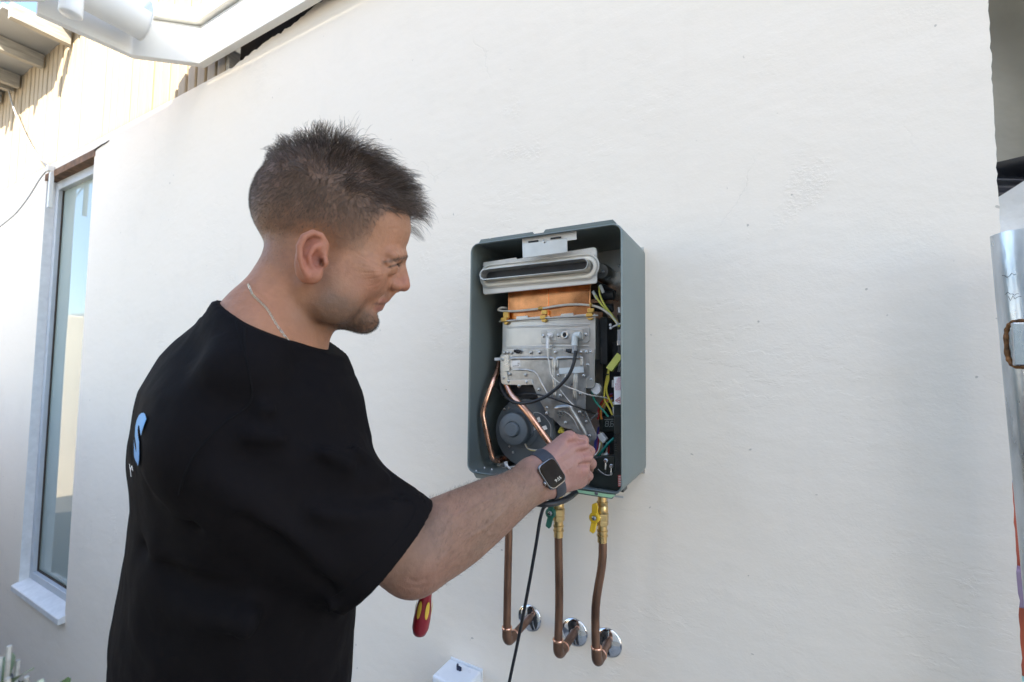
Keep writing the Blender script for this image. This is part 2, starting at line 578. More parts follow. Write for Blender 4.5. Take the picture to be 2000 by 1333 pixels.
M['grey_cable'] = mat("grey_cable", (0.42, 0.42, 0.42), 0.6)
pp = [(-4, 108), (12, 160), (28, 215), (50, 265), (72, 302), (93, 325)]
cable("wall_cable", [onY(x, y, -.025) for x, y in pp], .0055, M['grey_cable'], "thin grey cable drooping across the bright upper wall to the window corner")
pp = [(95, 329), (78, 350), (56, 385), (30, 418), (-6, 448)]
cable("wall_cable", [onY(x, y, -.028) for x, y in pp], .004, M['grey_cable'], "lower thin cable running left from the window's top corner")
cb_ = MB(); c0 = onY(97, 330, -.02)
cb_.box((c0[0] - .02, -.035, c0[2] - .02), (c0[0] + .02, -.001, c0[2] + .02))
cb_.box((c0[0] + .0, -.022, c0[2] - .26), (c0[0] + .022, -.001, c0[2] - .0205))
tag(cb_.build("cable_clip_box", M['trim'], bevel=.003), "small white cable box and conduit at the top corner of the window", "cable box")

# ---------------------------------------------------------------- unseen house added for its shade; shed and garden wall mirrored in the window
def simple_house(name, x0, x1, y0, y1, h, label, wins, wallmat, roof_h=0.9):
    r_ = empty(name, ((x0 + x1) / 2, (y0 + y1) / 2, 0), label, "house")
    MB().box((x0, y0, GZ), (x1, y1, h)).build("wall", wallmat, r_)
    ym = (y0 + y1) / 2
    MB().prism([(x0 - .25, y0 - .3, h + .002), (x0 - .25, y1 + .0, h + .002), (x0 - .25, ym, h + roof_h)], (x1 - x0 + .5, 0, 0)).build("roof", M['roof_far'], r_)
    for (wx, wz, ww, wh, face) in wins:
        if face == 'y1':
            f_ = MB().box((wx, y1, wz), (wx + ww, y1 + .04, wz + wh)).build("window", M['trim'], r_, bevel=.01)
            MB().box((wx + .06, y1 + .0405, wz + .06), (wx + ww - .06, y1 + .05, wz + wh - .06)).build("pane", M['glass'], f_)
        else:
            f_ = MB().box((x1, wx, wz), (x1 + .04, wx + ww, wz + wh)).build("window", M['trim'], r_, bevel=.01)
            MB().box((x1 + .0405, wx + .06, wz + .06), (x1 + .05, wx + ww - .06, wz + wh - .06)).build("pane", M['glass'], f_)
    return r_


OY = -4.2
OH = 2.955 + (-OY) * math.tan(SUN_EL) / abs(math.cos(SUN_AZ))  # height set by the sun so the added house's shade stops at the ledge
simple_house("shade_house", -3.3, 5.5, OY - 6, OY, OH, "unseen two-storey cream house added behind the viewer to shade the wall",
             [(-2.0, 1.0, 1.4, 1.3, "y1"), (1.2, 1.0, 1.2, 1.3, "y1"), (-2.0, 3.9, 1.4, 1.3, "y1"), (1.2, 3.9, 1.2, 1.3, "y1")], M['opp'], 0.05)
simple_house("garden_shed", -27, -21, -12, -2, 2.5, "low pale shed with grey roof mirrored in the window glass", [(-8, 1, 1.2, 1.0, 'x1')], M['brick_far'], 1.2)
gwl = MB().box((-9.0, -11, GZ), (-8.8, -.3, 2.3)).build("garden_wall", M['garden'], bevel=.02)
tag(gwl, "white garden wall mirrored low in the window glass", "wall")

# ---------------------------------------------------------------- clutter beyond the wall's right-hand corner
M['tarp'] = mat("drab_tarp", (0.20, 0.195, 0.165), 0.7, var=0.3, scale=3, bump=.02, bscale=4)
M['galv'] = mat("galvanised_steel", (0.52, 0.56, 0.60), 0.30, metal=1.0, var=0.45, scale=22, bump=.0004, bscale=160, rvar=.12, stretch=(1, 1, .35))
M['weld'] = mat("rusty_weld", (0.20, 0.09, 0.03), 0.6, metal=0.4, var=0.8, scale=90, bump=.002, bscale=150)
M['ink'] = mat("black_ink", (0.03, 0.03, 0.04), 0.6)
M['whitebag'] = mat("white_woven_bag", (0.60, 0.64, 0.68), 0.6, var=0.2, scale=8, bump=.012, bscale=9)
M['blackbag'] = mat("black_sack", (0.02, 0.022, 0.03), 0.4, var=0.4, scale=9, bump=.01, bscale=12)
M['redboard'] = mat("red_panel", (0.36, 0.075, 0.035), 0.5, var=0.15, scale=8)
M['blueboard'] = mat("blue_panel", (0.03, 0.12, 0.42), 0.5)
M['hose'] = mat("green_hose", (0.30, 0.48, 0.40), 0.4, var=.1)
M['mauve'] = mat("mauve_plastic", (0.22, 0.17, 0.26), 0.5)


def lumpy_sheet(cx, cy, cz, sx, sz, amp, seed, n=26, thick=.03, fy=1.0):
    r_ = np.random.default_rng(seed)
    ph = r_.uniform(0, 6.28, 8); kx = r_.uniform(2, 9, 8); kz = r_.uniform(2, 9, 8)
    vs_, fs_ = [], []
    for side in (0, 1):
        for i in range(n):
            for j in range(n):
                u = i / (n - 1) - .5; v = j / (n - 1) - .5
                d = sum(math.sin(kx[q] * u * 2 + kz[q] * v * 2 + ph[q]) for q in range(8)) / 8 * amp
                ex = 0.06 * math.sin(9 * v + ph[0]) * sx
                vs_.append((cx + u * sx + ex, cy + d + side * thick, cz + v * sz + .04 * sz * math.sin(7 * u + ph[1])))
    o_ = n * n
    for i in range(n - 1):
        for j in range(n - 1):
            a_ = i * n + j
            fs_.append((a_, a_ + n, a_ + n + 1, a_ + 1)); fs_.append((o_ + a_, o_ + a_ + 1, o_ + a_ + n + 1, o_ + a_ + n))
    rim = [i * n for i in range(n)] + [(n - 1) * n + j for j in range(1, n)] + [i * n + n - 1 for i in range(n - 2, -1, -1)] + [j for j in range(n - 2, 0, -1)]
    for q in range(len(rim)):
        a_, b_ = rim[q], rim[(q + 1) % len(rim)]
        fs_.append((a_, b_, o_ + b_, o_ + a_))
    return MB().add(vs_, fs_)


tag(lumpy_sheet(1.05, .95, 1.65, 1.15, 3.95, .10, 5, 40).build("hanging_tarp", M['tarp'], smooth=True), "drab olive tarpaulin hanging in the shade beyond the wall corner", "tarpaulin")
cA = onY(1975, 335, .55); cB = onY(1985, 405, .50)
tag(lumpy_sheet(cA[0] + .12, .57, cA[2] - .02, .42, .12, .05, 8).build("black_sack", M['blackbag'], smooth=True), "crumpled black and white sack wedged above the pale bag", "sack")
tag(lumpy_sheet(cB[0] + .16, .50, cB[2] - .62, .52, 1.36, .05, 9, 40).build("woven_bag", M['whitebag'], smooth=True), "pale blue-white woven bag behind the galvanised post", "bag")
pr = onY(1985, 990, .12)
rb = MB().box((pr[0] - .06, .12, GZ), (pr[0] + .02, .15, pr[2] + .12)).build("leaning_board", M['redboard'], bevel=.002)
tag(rb, "narrow red board standing just behind the wall corner", "board")
bs = onY(1976, 925, .119)
MB().box((bs[0] - .05, .1165, bs[2] - .016), (bs[0] + .012, .1195, bs[2] + .018)).build("blue_band", M['blueboard'], rb)
pm = onY(1990, 1125, .10)
tag(MB().box((pm[0] - .06, .08, pm[2] - .05), (pm[0] + .08, .11, pm[2] + .016)).build("plastic_crate", M['mauve'], bevel=.004), "dull mauve plastic crate low behind the wall corner", "crate")
ph_ = onY(1994, 1230, .09)
hp_ = []
for k in range(90):
    a_ = k / 90 * 2 * math.pi * 3
    hp_.append((ph_[0] + .03 + (.075 + .004 * math.sin(k)) * math.cos(a_), .09 + .03 * k / 90, ph_[2] - .02 + .085 * math.sin(a_)))
tag(MB().tube(hp_, .009, 8).build("garden_hose", M['hose'], smooth=True), "coiled pale green hose hanging behind the wall corner", "hose")

# galvanised gate post, leaning slightly, with a rusty weld where a hinge was
a0, a1 = onY(1937, 460, -.07), onY(2000, 1130, -.07)
pr_ = 0.030
off = np.array([pr_ * .97, 0, 0])
dirp = (a0 - a1); dirp /= np.linalg.norm(dirp)
pt = a0 + off; pb = pt - dirp * ((pt[2] - GZ) / dirp[2])
post = empty("gate_post", pb, "leaning galvanised steel post with a rusty weld, at the wall's outer corner", "post")
prof = [(pr_, 0), (pr_, np.linalg.norm(pt - pb)), (pr_ - .003, np.linalg.norm(pt - pb)), (pr_ - .003, np.linalg.norm(pt - pb) - .08)]
MB().lathe(pb, dirp, prof, 48).build("tube", M['galv'], post, smooth=True)
sk = np.random.default_rng(4)
for (sx0, sy0) in ((1957, 543), (1962, 578), (1966, 586)):
    pts_ = []
    for k in range(7):
        q = onY(sx0 - 8 + k * 3.2, sy0 + sk.normal(0, 2.2), -.07)
        ax_x = pb[0] + dirp[0] * (q[2] - pb[2]) / dirp[2]
        dx = np.clip(q[0] - ax_x, -pr_ * .98, pr_ * .98)
        pts_.append((ax_x + dx, -.07 - math.sqrt(pr_ ** 2 - dx ** 2) - .0001, q[2]))
    MB().tube(pts_, .0004, 5).build("ink_mark", M['ink'], post)
# weld bead: squarish ring on the near face
wc = onY(1998, 672, -.07 - pr_)
ws = MB()
ring = []
for k in range(28):
    t = 2 * math.pi * k / 28
    q = (abs(math.cos(t)) ** .6 * math.copysign(1, math.cos(t)), abs(math.sin(t)) ** .6 * math.copysign(1, math.sin(t)))
    lx, lz = q[0] * .011, q[1] * .035
    yy = -.07 - math.sqrt(max(pr_ ** 2 - (wc[0] + lx - (pb[0] + dirp[0] * (wc[2] - pb[2]) / dirp[2])) ** 2, 0)) - .0005
    ring.append((wc[0] + lx, yy, wc[2] + lz))
ws.tube(spline(ring + ring[:1], 3), [0.0034 + .0005 * math.sin(i * 1.3) for i in range(28 * 3 + 1)], 8)
ws.build("weld_bead", M['weld'], post, smooth=True)
MB().obox(wc + np.array([0, .004, 0]), (1, 0, 0), (0, 1, 0), (0, 0, 1), (.010, .004, .033)).build("hinge_stub", M['galv'], post, bevel=.002)

# white isolator box low on the wall
M['pvc'] = mat("white_pvc", (0.78, 0.80, 0.82), 0.35, var=.03, scale=30)
ib = empty("isolator_box", (-.713, 0, .72), "white plastic box with a small dark key switch on top, low on the wall", "electrical box")
MB().box((-.766, -.083, .70), (-.660, -.004, .830)).build("cover", M['pvc'], ib, bevel=.006, segs=3)
MB().box((-.764, -.0038, .702), (-.658, .0, .834)).build("back_plate", M['pvc'], ib, bevel=.002)
kk = onZ(896, 1303, .836)
ks = MB()
ks.lathe((kk[0], kk[1], .8302), (0, 0, 1), [(.0060, 0), (.0060, .004), (.0045, .006)], 16)
ks.lathe((kk[0] - .006, kk[1] + .003, .8302), (0, 0, 1), [(.0030, 0), (.0030, .009), (.0015, .011)], 12)
ks.lathe((kk[0] + .006, kk[1] - .002, .8302), (0, 0, 1), [(.0040, 0), (.0040, .007), (.002, .008)], 12)
ks.build("key_switch", mat("dark_metal_key", (.05, .06, .10), .35, metal=.8), ib, smooth=True)

# leafy shrub at the foot of the wall, near the left edge
def shrub(root_xyz, pts, label):
    r_ = empty("garden_shrub", root_xyz, label, "shrub")
    mg_ = [mat("shrub_leaf_dark", (0.045, 0.085, 0.02), .5, var=.3, scale=30), mat("shrub_leaf_pale", (0.42, 0.50, 0.40), .5, var=.15, scale=20)]
    rr_ = np.random.default_rng(11)
    st = MB()
    for (tx, ty, tz) in pts:
        base = np.array(root_xyz) + rr_.normal(0, .03, 3) * [1, 1, 0]
        tip = np.array([tx, ty, tz])
        mid = (base + tip) / 2 + rr_.normal(0, .04, 3)
        st.tube(spline([base, mid, tip], 6), np.linspace(.005, .0012, 13), 6)
        nl = 60
        lv = [MB(), MB()]
        for k in range(nl):
            t = .35 + .65 * k / nl
            p = base * (1 - t) ** 2 + 2 * mid * t * (1 - t) + tip * t * t
            d = rr_.normal(0, 1, 3); d[2] = abs(d[2]) * .6 + .2; d /= np.linalg.norm(d)
            s = np.cross(d, rr_.normal(0, 1, 3)); s /= np.linalg.norm(s)
            n_ = np.cross(d, s)
            Ln = rr_.uniform(.018, .032); W_ = Ln * .28
            rows = []
            for q in range(5):
                u = q / 4
                wd = W_ * math.sin(math.pi * (u * .86 + .1)) 
                c_ = p + d * Ln * u - n_ * .25 * Ln * u * u
                rows.append((c_ - s * wd + n_ * .15 * wd, c_, c_ + s * wd + n_ * .15 * wd))
            vs_ = [x for r3 in rows for x in r3]
            fs_ = []
            for q in range(4):
                for e in (0, 1):
                    fs_.append((q * 3 + e, q * 3 + e + 1, q * 3 + e + 4, q * 3 + e + 3))
            lv[1 if rr_.random() < .45 else 0].add(vs_, fs_)
        for i_, l_ in enumerate(lv):
            if l_.v: l_.build("leaves", mg_[i_], r_, smooth=True)
    st.build("stems", M['timber'], r_, smooth=True)
    return r_


sp = [at(18, 1262, .27), at(35, 1290, .28), at(0, 1285, .25), at(-20, 1262, .26), at(15, 1325, .24), at(52, 1322, .27)]
rt = at(-60, 1500, .27)
shrub((rt[0], rt[1], GZ), [tuple(p) for p in sp], "pale and dark leafy shrub poking into the lower left corner")
# unseen hedge added beside the viewer to dim the foot of the wall
hedge = empty("shade_hedge", (-4.4, -1.75, 0), "unseen dark green hedge added beside the viewer to dim the wall foot", "hedge")
MB().box((-7.4, -2.05, GZ), (-3.0, -1.45, 1.45)).build("hedge_core", mat("hedge_inside", (.02, .03, .012), .9, var=.4, scale=14, bump=.03, bscale=20), hedge)
hr = np.random.default_rng(5)
hl_ = MB()
for k in range(5200):
    x_ = hr.uniform(-7.45, -2.95); f_ = hr.random()
    if f_ < .45: c_ = np.array([x_, -1.45 + hr.uniform(-.02, .05), hr.uniform(GZ, 1.45)])
    elif f_ < .75: c_ = np.array([x_, hr.uniform(-2.05, -1.45), 1.45 + hr.uniform(-.02, .05)])
    elif f_ < .95: c_ = np.array([x_, -2.05 - hr.uniform(-.02, .05), hr.uniform(GZ, 1.45)])
    else: c_ = np.array([-3.0 + hr.uniform(-.02, .05), hr.uniform(-2.05, -1.45), hr.uniform(GZ, 1.45)])
    d_ = hr.normal(0, 1, 3); d_ /= np.linalg.norm(d_); s_ = np.cross(d_, hr.normal(0, 1, 3)); s_ /= np.linalg.norm(s_)
    L_ = hr.uniform(.03, .055)
    hl_.add([c_ - d_ * L_, c_ + s_ * L_ * .45, c_ + d_ * L_, c_ - s_ * L_ * .45], [(0, 1, 2, 3)])
tag(hl_.build("leaves", mat("hedge_leaf", (.045, .085, .025), .5, var=.35, scale=6), hedge), kind="stuff")
sp2 = [at(78, 1322, 1.35), at(60, 1330, 1.3)]
# ================================================================== WATER HEATER
HX0, HX1, HD, HZ0, HZ1 = -0.584, -0.2252, 0.204, 1.4048, 1.9348


def c1(x, y): return (880 + x * .24, 400 + y * .24)
def c2(x, y): return (880 + x * .24, 680 + y * .24)
def c3(x, y): return (960 + x * .135, 540 + y * .135)
def c4(x, y): return (960 + x * .14257, 670 + y * .14257)
def hp(p, d): return onY(p[0], p[1], -d)


M['case'] = mat("heater_casing_paint", (0.152, 0.183, 0.174), 0.40, var=.05, scale=8, bump=.00008, bscale=900, rvar=.06, metal=.15)
M['zinc'] = mat("zinc_plate", (0.64, 0.63, 0.60), 0.33, metal=.9, var=.10, scale=24, bump=.0001, bscale=200, rvar=.1)
M['zinc2'] = mat("stamped_zinc", (0.50, 0.50, 0.49), 0.34, metal=.92, var=.24, scale=60, bump=.00012, bscale=420, rvar=.12)
M['white_plate'] = mat("pale_aluminised_plate", (0.80, 0.79, 0.76), 0.42, metal=.12, var=.05, scale=20)
M['gasket'] = mat("cream_gasket", (0.78, 0.74, 0.65), 0.7, var=.08, scale=30)
M['dark_inner'] = mat("dark_flue_inside", (0.03, 0.032, 0.036), 0.55, metal=.3, var=.3)  # near-black tone for the flue mouth, slots and deep inner parts
M['copper'] = mat("bright_copper", (0.74, 0.33, 0.14), 0.24, metal=1.0, var=.42, scale=30, bump=.0003, bscale=22, rvar=.12)
M['copper_pipe'] = mat("copper_tube", (0.80, 0.45, 0.31), 0.27, metal=1.0, var=.16, scale=60, rvar=.1)
M['copper_old'] = mat("dull_copper_pipe", (0.175, 0.098, 0.064), 0.45, metal=.7, var=.6, scale=30, rvar=.12, stretch=(1, 1, .4))
M['brass'] = mat("brass", (0.66, 0.48, 0.22), 0.30, metal=1.0, var=.15, scale=50)
M['chrome'] = mat("chrome", (0.80, 0.80, 0.80), 0.08, metal=1.0, var=.03, scale=30, rvar=.03)
M['screw'] = mat("screw_steel", (0.55, 0.56, 0.56), 0.28, metal=1.0, var=.15, scale=300)
M['fan'] = mat("grey_fan_housing", (0.105, 0.125, 0.14), 0.48, var=.08, scale=20, bump=.0001, bscale=300)
M['black_rubber'] = mat("black_rubber", (0.016, 0.017, 0.019), 0.42, var=.2, scale=80)
M['black_board'] = mat("black_control_board", (0.013, 0.017, 0.014), 0.35, var=.3, scale=60)
M['lens'] = mat("display_lens", (0.02, 0.03, 0.025), 0.12, var=.1)
M['seg'] = mat("unlit_segments", (0.24, 0.27, 0.25), 0.5)
M['white_nylon'] = mat("white_nylon", (0.74, 0.76, 0.78), 0.4, var=.05)
M['clear_nylon'] = mat("milky_silicone", (0.60, 0.66, 0.68), 0.35, var=.05)
for nm, c_ in dict(yellow=(.72, .60, .08), yellow2=(.62, .62, .12), green_w=(.02, .24, .17), orange=(.55, .16, .03), red_w=(.40, .02, .02), blue_w=(.03, .05, .28), purple=(.18, .06, .24), white_w=(.62, .60, .55), grey_w=(.32, .33, .34), teal=(.02, .30, .26)).items():
    M[nm] = mat("wire_" + nm, c_, .42, var=.06)
M['label_white'] = mat("label_paper", (0.80, 0.79, 0.77), .55, var=.02)
M['label_red'] = mat("label_red_ink", (0.55, 0.03, 0.07), .5, var=.05)
M['label_red2'] = mat("red_label", (0.60, 0.10, 0.08), .5, var=.05)
M['tape'] = mat("green_tape", (0.36, 0.60, 0.36), .6, var=.06, scale=40)
M['mark_ink'] = mat("grey_print", (0.12, 0.12, 0.13), .6)

heater = empty("water_heater", ((HX0 + HX1) / 2, -HD / 2, HZ0), "open grey-green gas water heater on the wall, cover off and works exposed", "water heater")


def rrect(x0, x1, z0, z1, r, n=6):
    out = []
    for cx, cz, a0 in ((x1 - r, z1 - r, 0), (x0 + r, z1 - r, 90), (x0 + r, z0 + r, 180), (x1 - r, z0 + r, 270)):
        for k in range(n + 1):
            a = R(a0 + 90 * k / n)
            out.append((cx + r * math.cos(a), cz + r * math.sin(a)))
    return out


# casing shell: rolled front lip, rounded corners
rings = []
RC = .021
for (ins, y) in ((0.0, 0.0), (0.0, -HD + .004), (.0012, -HD + .001), (.003, -HD), (.0042, -HD + .0015), (.0045, -HD + .005), (.0016, -HD + .012), (.0016, -.006)):
    rings.append([(x, y, z) for x, z in rrect(HX0 + ins, HX1 - ins, HZ0 + ins, HZ1 - ins, RC - ins)])
mb = MB()
n_ = len(rings[0])
fs_ = []
for i in range(len(rings) - 1):
    for k in range(n_):
        k2 = (k + 1) % n_
        fs_.append((i * n_ + k, i * n_ + k2, (i + 1) * n_ + k2, (i + 1) * n_ + k))
mb.add([p for r_ in rings for p in r_], fs_)
mb.build("casing", M['case'], heater, smooth=True)
MB().box((HX0 + .002, -.0058, HZ0 + .002), (HX1 - .002, -.002, HZ1 - .002)).build("back_panel", M['zinc'], heater)
# top flange with a notch and two holes (plugged dark), bottom flange
tl, tr = hp((932, 470), HD), hp((1196, 427), HD)
zf = HZ1 - .001
nx0, nx1 = hp((1042, 450), HD)[0], hp((1064, 448), HD)[0]
fl = MB()
yF = -HD + .0035
fl.prism([(HX0 + .021, yF, zf), (HX0 + .027, yF, zf + .0085), (nx0 - .004, yF, zf + .0085), (nx0, yF, zf + .0035), (nx1 - .005, yF, zf + .0035), (nx1, yF, zf + .0095), (HX1 - .020, yF, zf + .0095), (HX1 - .012, yF, zf)], (0, .0014, 0))
topf = fl.build("top_flange", M['case'], heater, bevel=.0004)
for px_, py_ in (c1(320, 272), c1(1160, 132)):
    p = hp((px_, py_), HD - .003)
    MB().lathe((p[0], yF - .0002, p[2]), (0, -1, 0), [(.0016, 0), (.0016, .0003)], 12).build("hole", M['label_white'], topf)
fl = MB()
fl.prism([(HX0 + .016, yF, HZ0 + .001), (HX0 + .024, yF, HZ0 - .0095), (HX1 - .022, yF, HZ0 - .0095), (HX1 - .014, yF, HZ0 + .001)], (0, .0014, 0))
botf = fl.build("bottom_flange", M['case'], heater, bevel=.0004)
for q in ((320, 1055), (300, 980), (275, 962), (335, 990)):
    p = hp(c2(*q), HD - .003)


def screw(p, r=.0036, parent=None, d=(0, -1, 0), m_='screw'):
    mb_ = MB().lathe(p, d, [(r * 1.35, 0), (r * 1.35, .0006), (r, .0008), (r, .0022), (r * .7, .0028), (r * .42, .0028), (r * .40, .0014)], 12)
    return mb_.build("screw", M[m_], parent or heater, smooth=True)


def plate(name, poly, d, th, m_, parent=None, bevel=.0006, conv=None):
    P = [hp(conv(*q) if conv else q, d) for q in poly]
    return MB().prism(P, (0, th, 0)).build(name, M[m_], parent or heater, bevel=bevel)


def wire(name, pts, r, m_, parent=None, n=6, sides=8):
    return MB().tube(spline(pts, n), r, sides).build(name, M[m_], parent or heater, smooth=True)


def W(conv, pts, d):
    """pixel path on the works, with per-point or constant distance from the wall"""
    out = []
    for i, q in enumerate(pts):
        dd = d if np.isscalar(d) else d[i]
        out.append(hp(conv(q[0], q[1]), dd))
    return out


# screws and holes on the floor of the casing
for px_, py_ in (c2(275, 978), c2(335, 992), c2(208, 1003)):
    p = onZ(px_, py_, HZ0 + .002)
    screw((p[0], p[1], HZ0 + .0019), .0016, heater, (0, 0, 1), 'label_white')
p = hp(c2(315, 1056), HD - .002)
MB().lathe((p[0], -HD + .0033, HZ0 - .005), (0, -1, 0), [(.002, 0), (.002, .0004)], 12).build("hole", M['label_white'], botf)

# ---- flue outlet
brk = plate("flue_bracket", [(582, 262), (732, 240), (738, 246), (786, 238), (790, 230), (1022, 192), (1025, 284), (955, 293), (950, 300), (585, 360)], .190, .0014, 'white_plate', conv=c1)
plate("bracket_tongue", [(583, 316), (948, 272), (952, 388), (588, 436)], .1925, .0014, 'zinc', conv=c1)
for q in ([(632, 298), (714, 288), (714, 303), (632, 313)], [(813, 270), (900, 259), (900, 273), (813, 284)]):
    plate("slot", q, .1932, .0006, 'dark_inner', conv=c1, bevel=0)
screw(hp(c1(763, 300), .1928), .003)
flange = plate("flue_flange", [(272, 492), (285, 480), (1160, 346), (1182, 352), (1190, 380), (1190, 628), (1180, 640), (276, 732), (262, 722), (256, 640), (256, 520)], .163, .006, 'white_plate', conv=c1, bevel=.0018)
plate("flange_tab", [(268, 470), (535, 430), (540, 452), (262, 500)], .160, .002, 'white_plate', conv=c1)


def stadium(c, hl, r, n=10, tilt=0.0):
    out = []
    for k in range(n + 1):
        a = -math.pi / 2 + math.pi * k / n
        out.append((c[0] + hl + r * math.cos(a), c[2] + r * math.sin(a)))
    for k in range(n + 1):
        a = math.pi / 2 + math.pi * k / n
        out.append((c[0] - hl + r * math.cos(a), c[2] + r * math.sin(a)))
    return out


def stad_shell(c, hl, prof, name, m_, parent):
    """prof: list of (radius, y)"""
    mb_ = MB(); rr_ = [[(x, y, z) for x, z in stadium(c, hl, r)] for r, y in prof]
    k_ = len(rr_[0]); f_ = []
    for i in range(len(rr_) - 1):
        for k in range(k_):
            k2 = (k + 1) % k_
            f_.append((i * k_ + k, i * k_ + k2, (i + 1) * k_ + k2, (i + 1) * k_ + k))
    mb_.add([p for q in rr_ for p in q], f_)
    return mb_.build(name, M[m_], parent, smooth=True)


eL, eR = hp(c1(234, 575), .192), hp(c1(1120, 475), .192)
cS = (eL + eR) / 2
rS = .0135
hlS = (eR[0] - eL[0]) / 2 - rS
stad_shell(cS, hlS, [(rS, -.158), (rS, -.1905), (rS - .0008, -.192), (rS - .0022, -.192), (rS - .003, -.190), (rS - .003, -.13)], "flue_outlet", 'zinc', heater)
MB().prism([(x, -.1655, z) for x, z in stadium(cS, hlS, rS - .0032)], (0, .002, 0)).build("flue_shade_disc", M['dark_inner'], heater)  # dark disc stands in for the shade inside the outlet
# gasket bead: closed tube round the outlet
gp = [(x, -.170, z) for x, z in stadium(cS + np.array([.002, 0, -.003]), hlS, rS + .0060, 12)]
mb = MB().tube(gp + gp[:1], .0046, 10, caps=False)
mb.build("gasket", M['gasket'], heater, smooth=True)
gp = [(x, -.1655, z) for x, z in stadium(cS, hlS, rS + .0135, 12)]
MB().tube(gp + gp[:1], .0022, 8, caps=False).build("flange_rib", M['white_plate'], heater, smooth=True)

# ---- copper heat exchanger
xA, xB = hp(c1(470, 720), .125), hp(c1(1135, 660), .125)
zTop, zBot = hp(c1(800, 600), .125)[2], hp(c1(800, 925), .125)[2]
xs = hp(c1(795, 800), .125)[0]
ex = MB().box((xA[0], -.123, zBot), (xs - .002, -.03, zTop)).build("heat_exchanger", M['copper'], heater, bevel=.002)
MB().box((xs - .0015, -.1245, zBot), (xB[0], -.03, zTop)).build("exchanger_skin", M['copper'], heater, bevel=.002)
MB().tube([(xs - .001, -.1252, zBot), (xs - .001, -.1252, zTop)], .0018, 8).build("exchanger_seam", M['copper'], heater, smooth=True)
MB().tube([(xB[0], -.1246, zBot), (xB[0], -.1246, zTop)], .0018, 8).build("exchanger_seam", M['copper'], heater, smooth=True)
MB().tube([(xA[0], -.1232, zBot), (xA[0], -.1232, zTop)], .0016, 8).build("exchanger_seam", M['copper'], heater, smooth=True)
# water tubes leaving the exchanger on the right, dark
for q, r_ in (((1330, 735), .011), ((1320, 840), .010)):
    p = hp(c1(*q), .095)
    MB().tube([(xB[0], p[1], p[2] + .004), (p[0] - .01, p[1], p[2]), (p[0], p[1], p[2])], r_, 16).build("exchanger_tube", M['dark_inner'], heater, smooth=True)
p = hp(c1(1225, 545), .06)
MB().lathe((p[0], -.005, p[2]), (0, -1, 0), [(.020, 0), (.020, .05), (.017, .056), (.006, .056), (.005, .06)], 24).build("thermal_fuse_mount", M['zinc2'], heater, smooth=True)
screw(hp(c1(1240, 545), .064), .003)
screw(hp(c1(1370, 497), .006), .003)
plate("dark_shelf", [(1140, 640), (1200, 625), (1345, 700), (1345, 720), (1180, 690)], .075, .004, 'dark_inner', conv=c1)
# thermal fuse cable and the lower rod with brass clips
wire("fuse_cable", W(c3, [(250, 470), (150, 455), (100, 480), (130, 500), (330, 505), (560, 485), (760, 462), (960, 428), (1180, 408), (1420, 420), (1560, 455), (1680, 530), (1740, 580), (1830, 690)], [.112, .125, .130, .133, .134, .134, .134, .133, .132, .131, .128, .122, .118, .115]), .0026, 'white_w', n=8)
wire("clip_rod", W(c3, [(110, 655), (500, 622), (800, 604), (1100, 588), (1540, 568)], .1345), .0020, 'zinc', n=4)
M['brass_clip'] = mat("gold_clip", (0.72, 0.45, 0.12), .35, metal=.8, var=.15, scale=60)
for pts in ([(165, 520), (240, 515), (245, 600), (165, 605)], [(130, 600), (215, 595), (215, 655), (130, 660)], [(720, 490), (800, 485), (795, 550), (720, 552)], [(695, 565), (775, 562), (775, 615), (700, 622)], [(1385, 465), (1475, 462), (1475, 520), (1388, 525)], [(1365, 530), (1450, 525), (1465, 580), (1365, 590)]):
    plate("clip", pts, .137, .008, 'brass_clip', conv=c3, bevel=.001)
for pts in ([(175, 665), (245, 660), (215, 700), (180, 700)], [(715, 625), (800, 620), (770, 665), (725, 660)], [(1375, 605), (1470, 600), (1440, 632), (1400, 632)]):
    plate("clip_foot", pts, .136, .006, 'brass_clip', conv=c3, bevel=.001)
for q in ((735, 465), (700, 468), (1445, 412)):
    p = hp(c3(*q), .1345)
    MB().lathe((p[0] - .003, p[1], p[2]), (1, 0, 0), [(.0048, 0), (.0048, .004)], 12).build("clip_band", M['brass_clip'], heater)

# ---- burner case
BFd = .128
comb = [(155, 640), (355, 625), (360, 580), (520, 570), (525, 595), (690, 580), (835, 570), (840, 590), (1000, 570), (1005, 545), (1180, 530), (1185, 560), (1350, 545), (1500, 540), (1502, 610), (155, 668)]
plate("comb_plate", comb, BFd + .002, .0016, 'zinc', conv=c3)
x0b, x1b = hp(c3(155, 850), BFd)[0], hp(c3(1503, 850), BFd)[0]
z1b, z0b = hp(c3(800, 630), BFd)[2], hp(c3(800, 1075), BFd)[2]
burner = MB().box((x0b, -BFd, z0b - .02), (x1b, -.035, z1b)).build("burner_case", M['zinc'], heater, bevel=.0015)
for (a, b_) in (((225, 738), (1420, 685)), ((225, 755), (1420, 702)), ((225, 1025), (1410, 1000)), ((225, 1040), (780, 1030)), ((850, 1016), (1410, 1012))):
    pa, pb_ = hp(c3(*a), BFd), hp(c3(*b_), BFd)
    MB().box((min(pa[0], pb_[0]), -BFd - .0012, (pa[2] + pb_[2]) / 2 - .0011), (max(pa[0], pb_[0]), -BFd + .001, (pa[2] + pb_[2]) / 2 + .0011)).build("pressed_rib", M['zinc'], burner, bevel=.0008)
ep = plate("electrode_plate", [(715, 790), (735, 775), (1395, 740), (1415, 760), (1415, 930), (1380, 965), (730, 975), (715, 955)], BFd + .003, .003, 'zinc2', burner, conv=c3)
for q in ((752, 865), (968, 855), (1360, 840)): screw(hp(c3(*q), BFd + .003), .0030, burner)
p = hp(c3(1065, 850), BFd + .003)
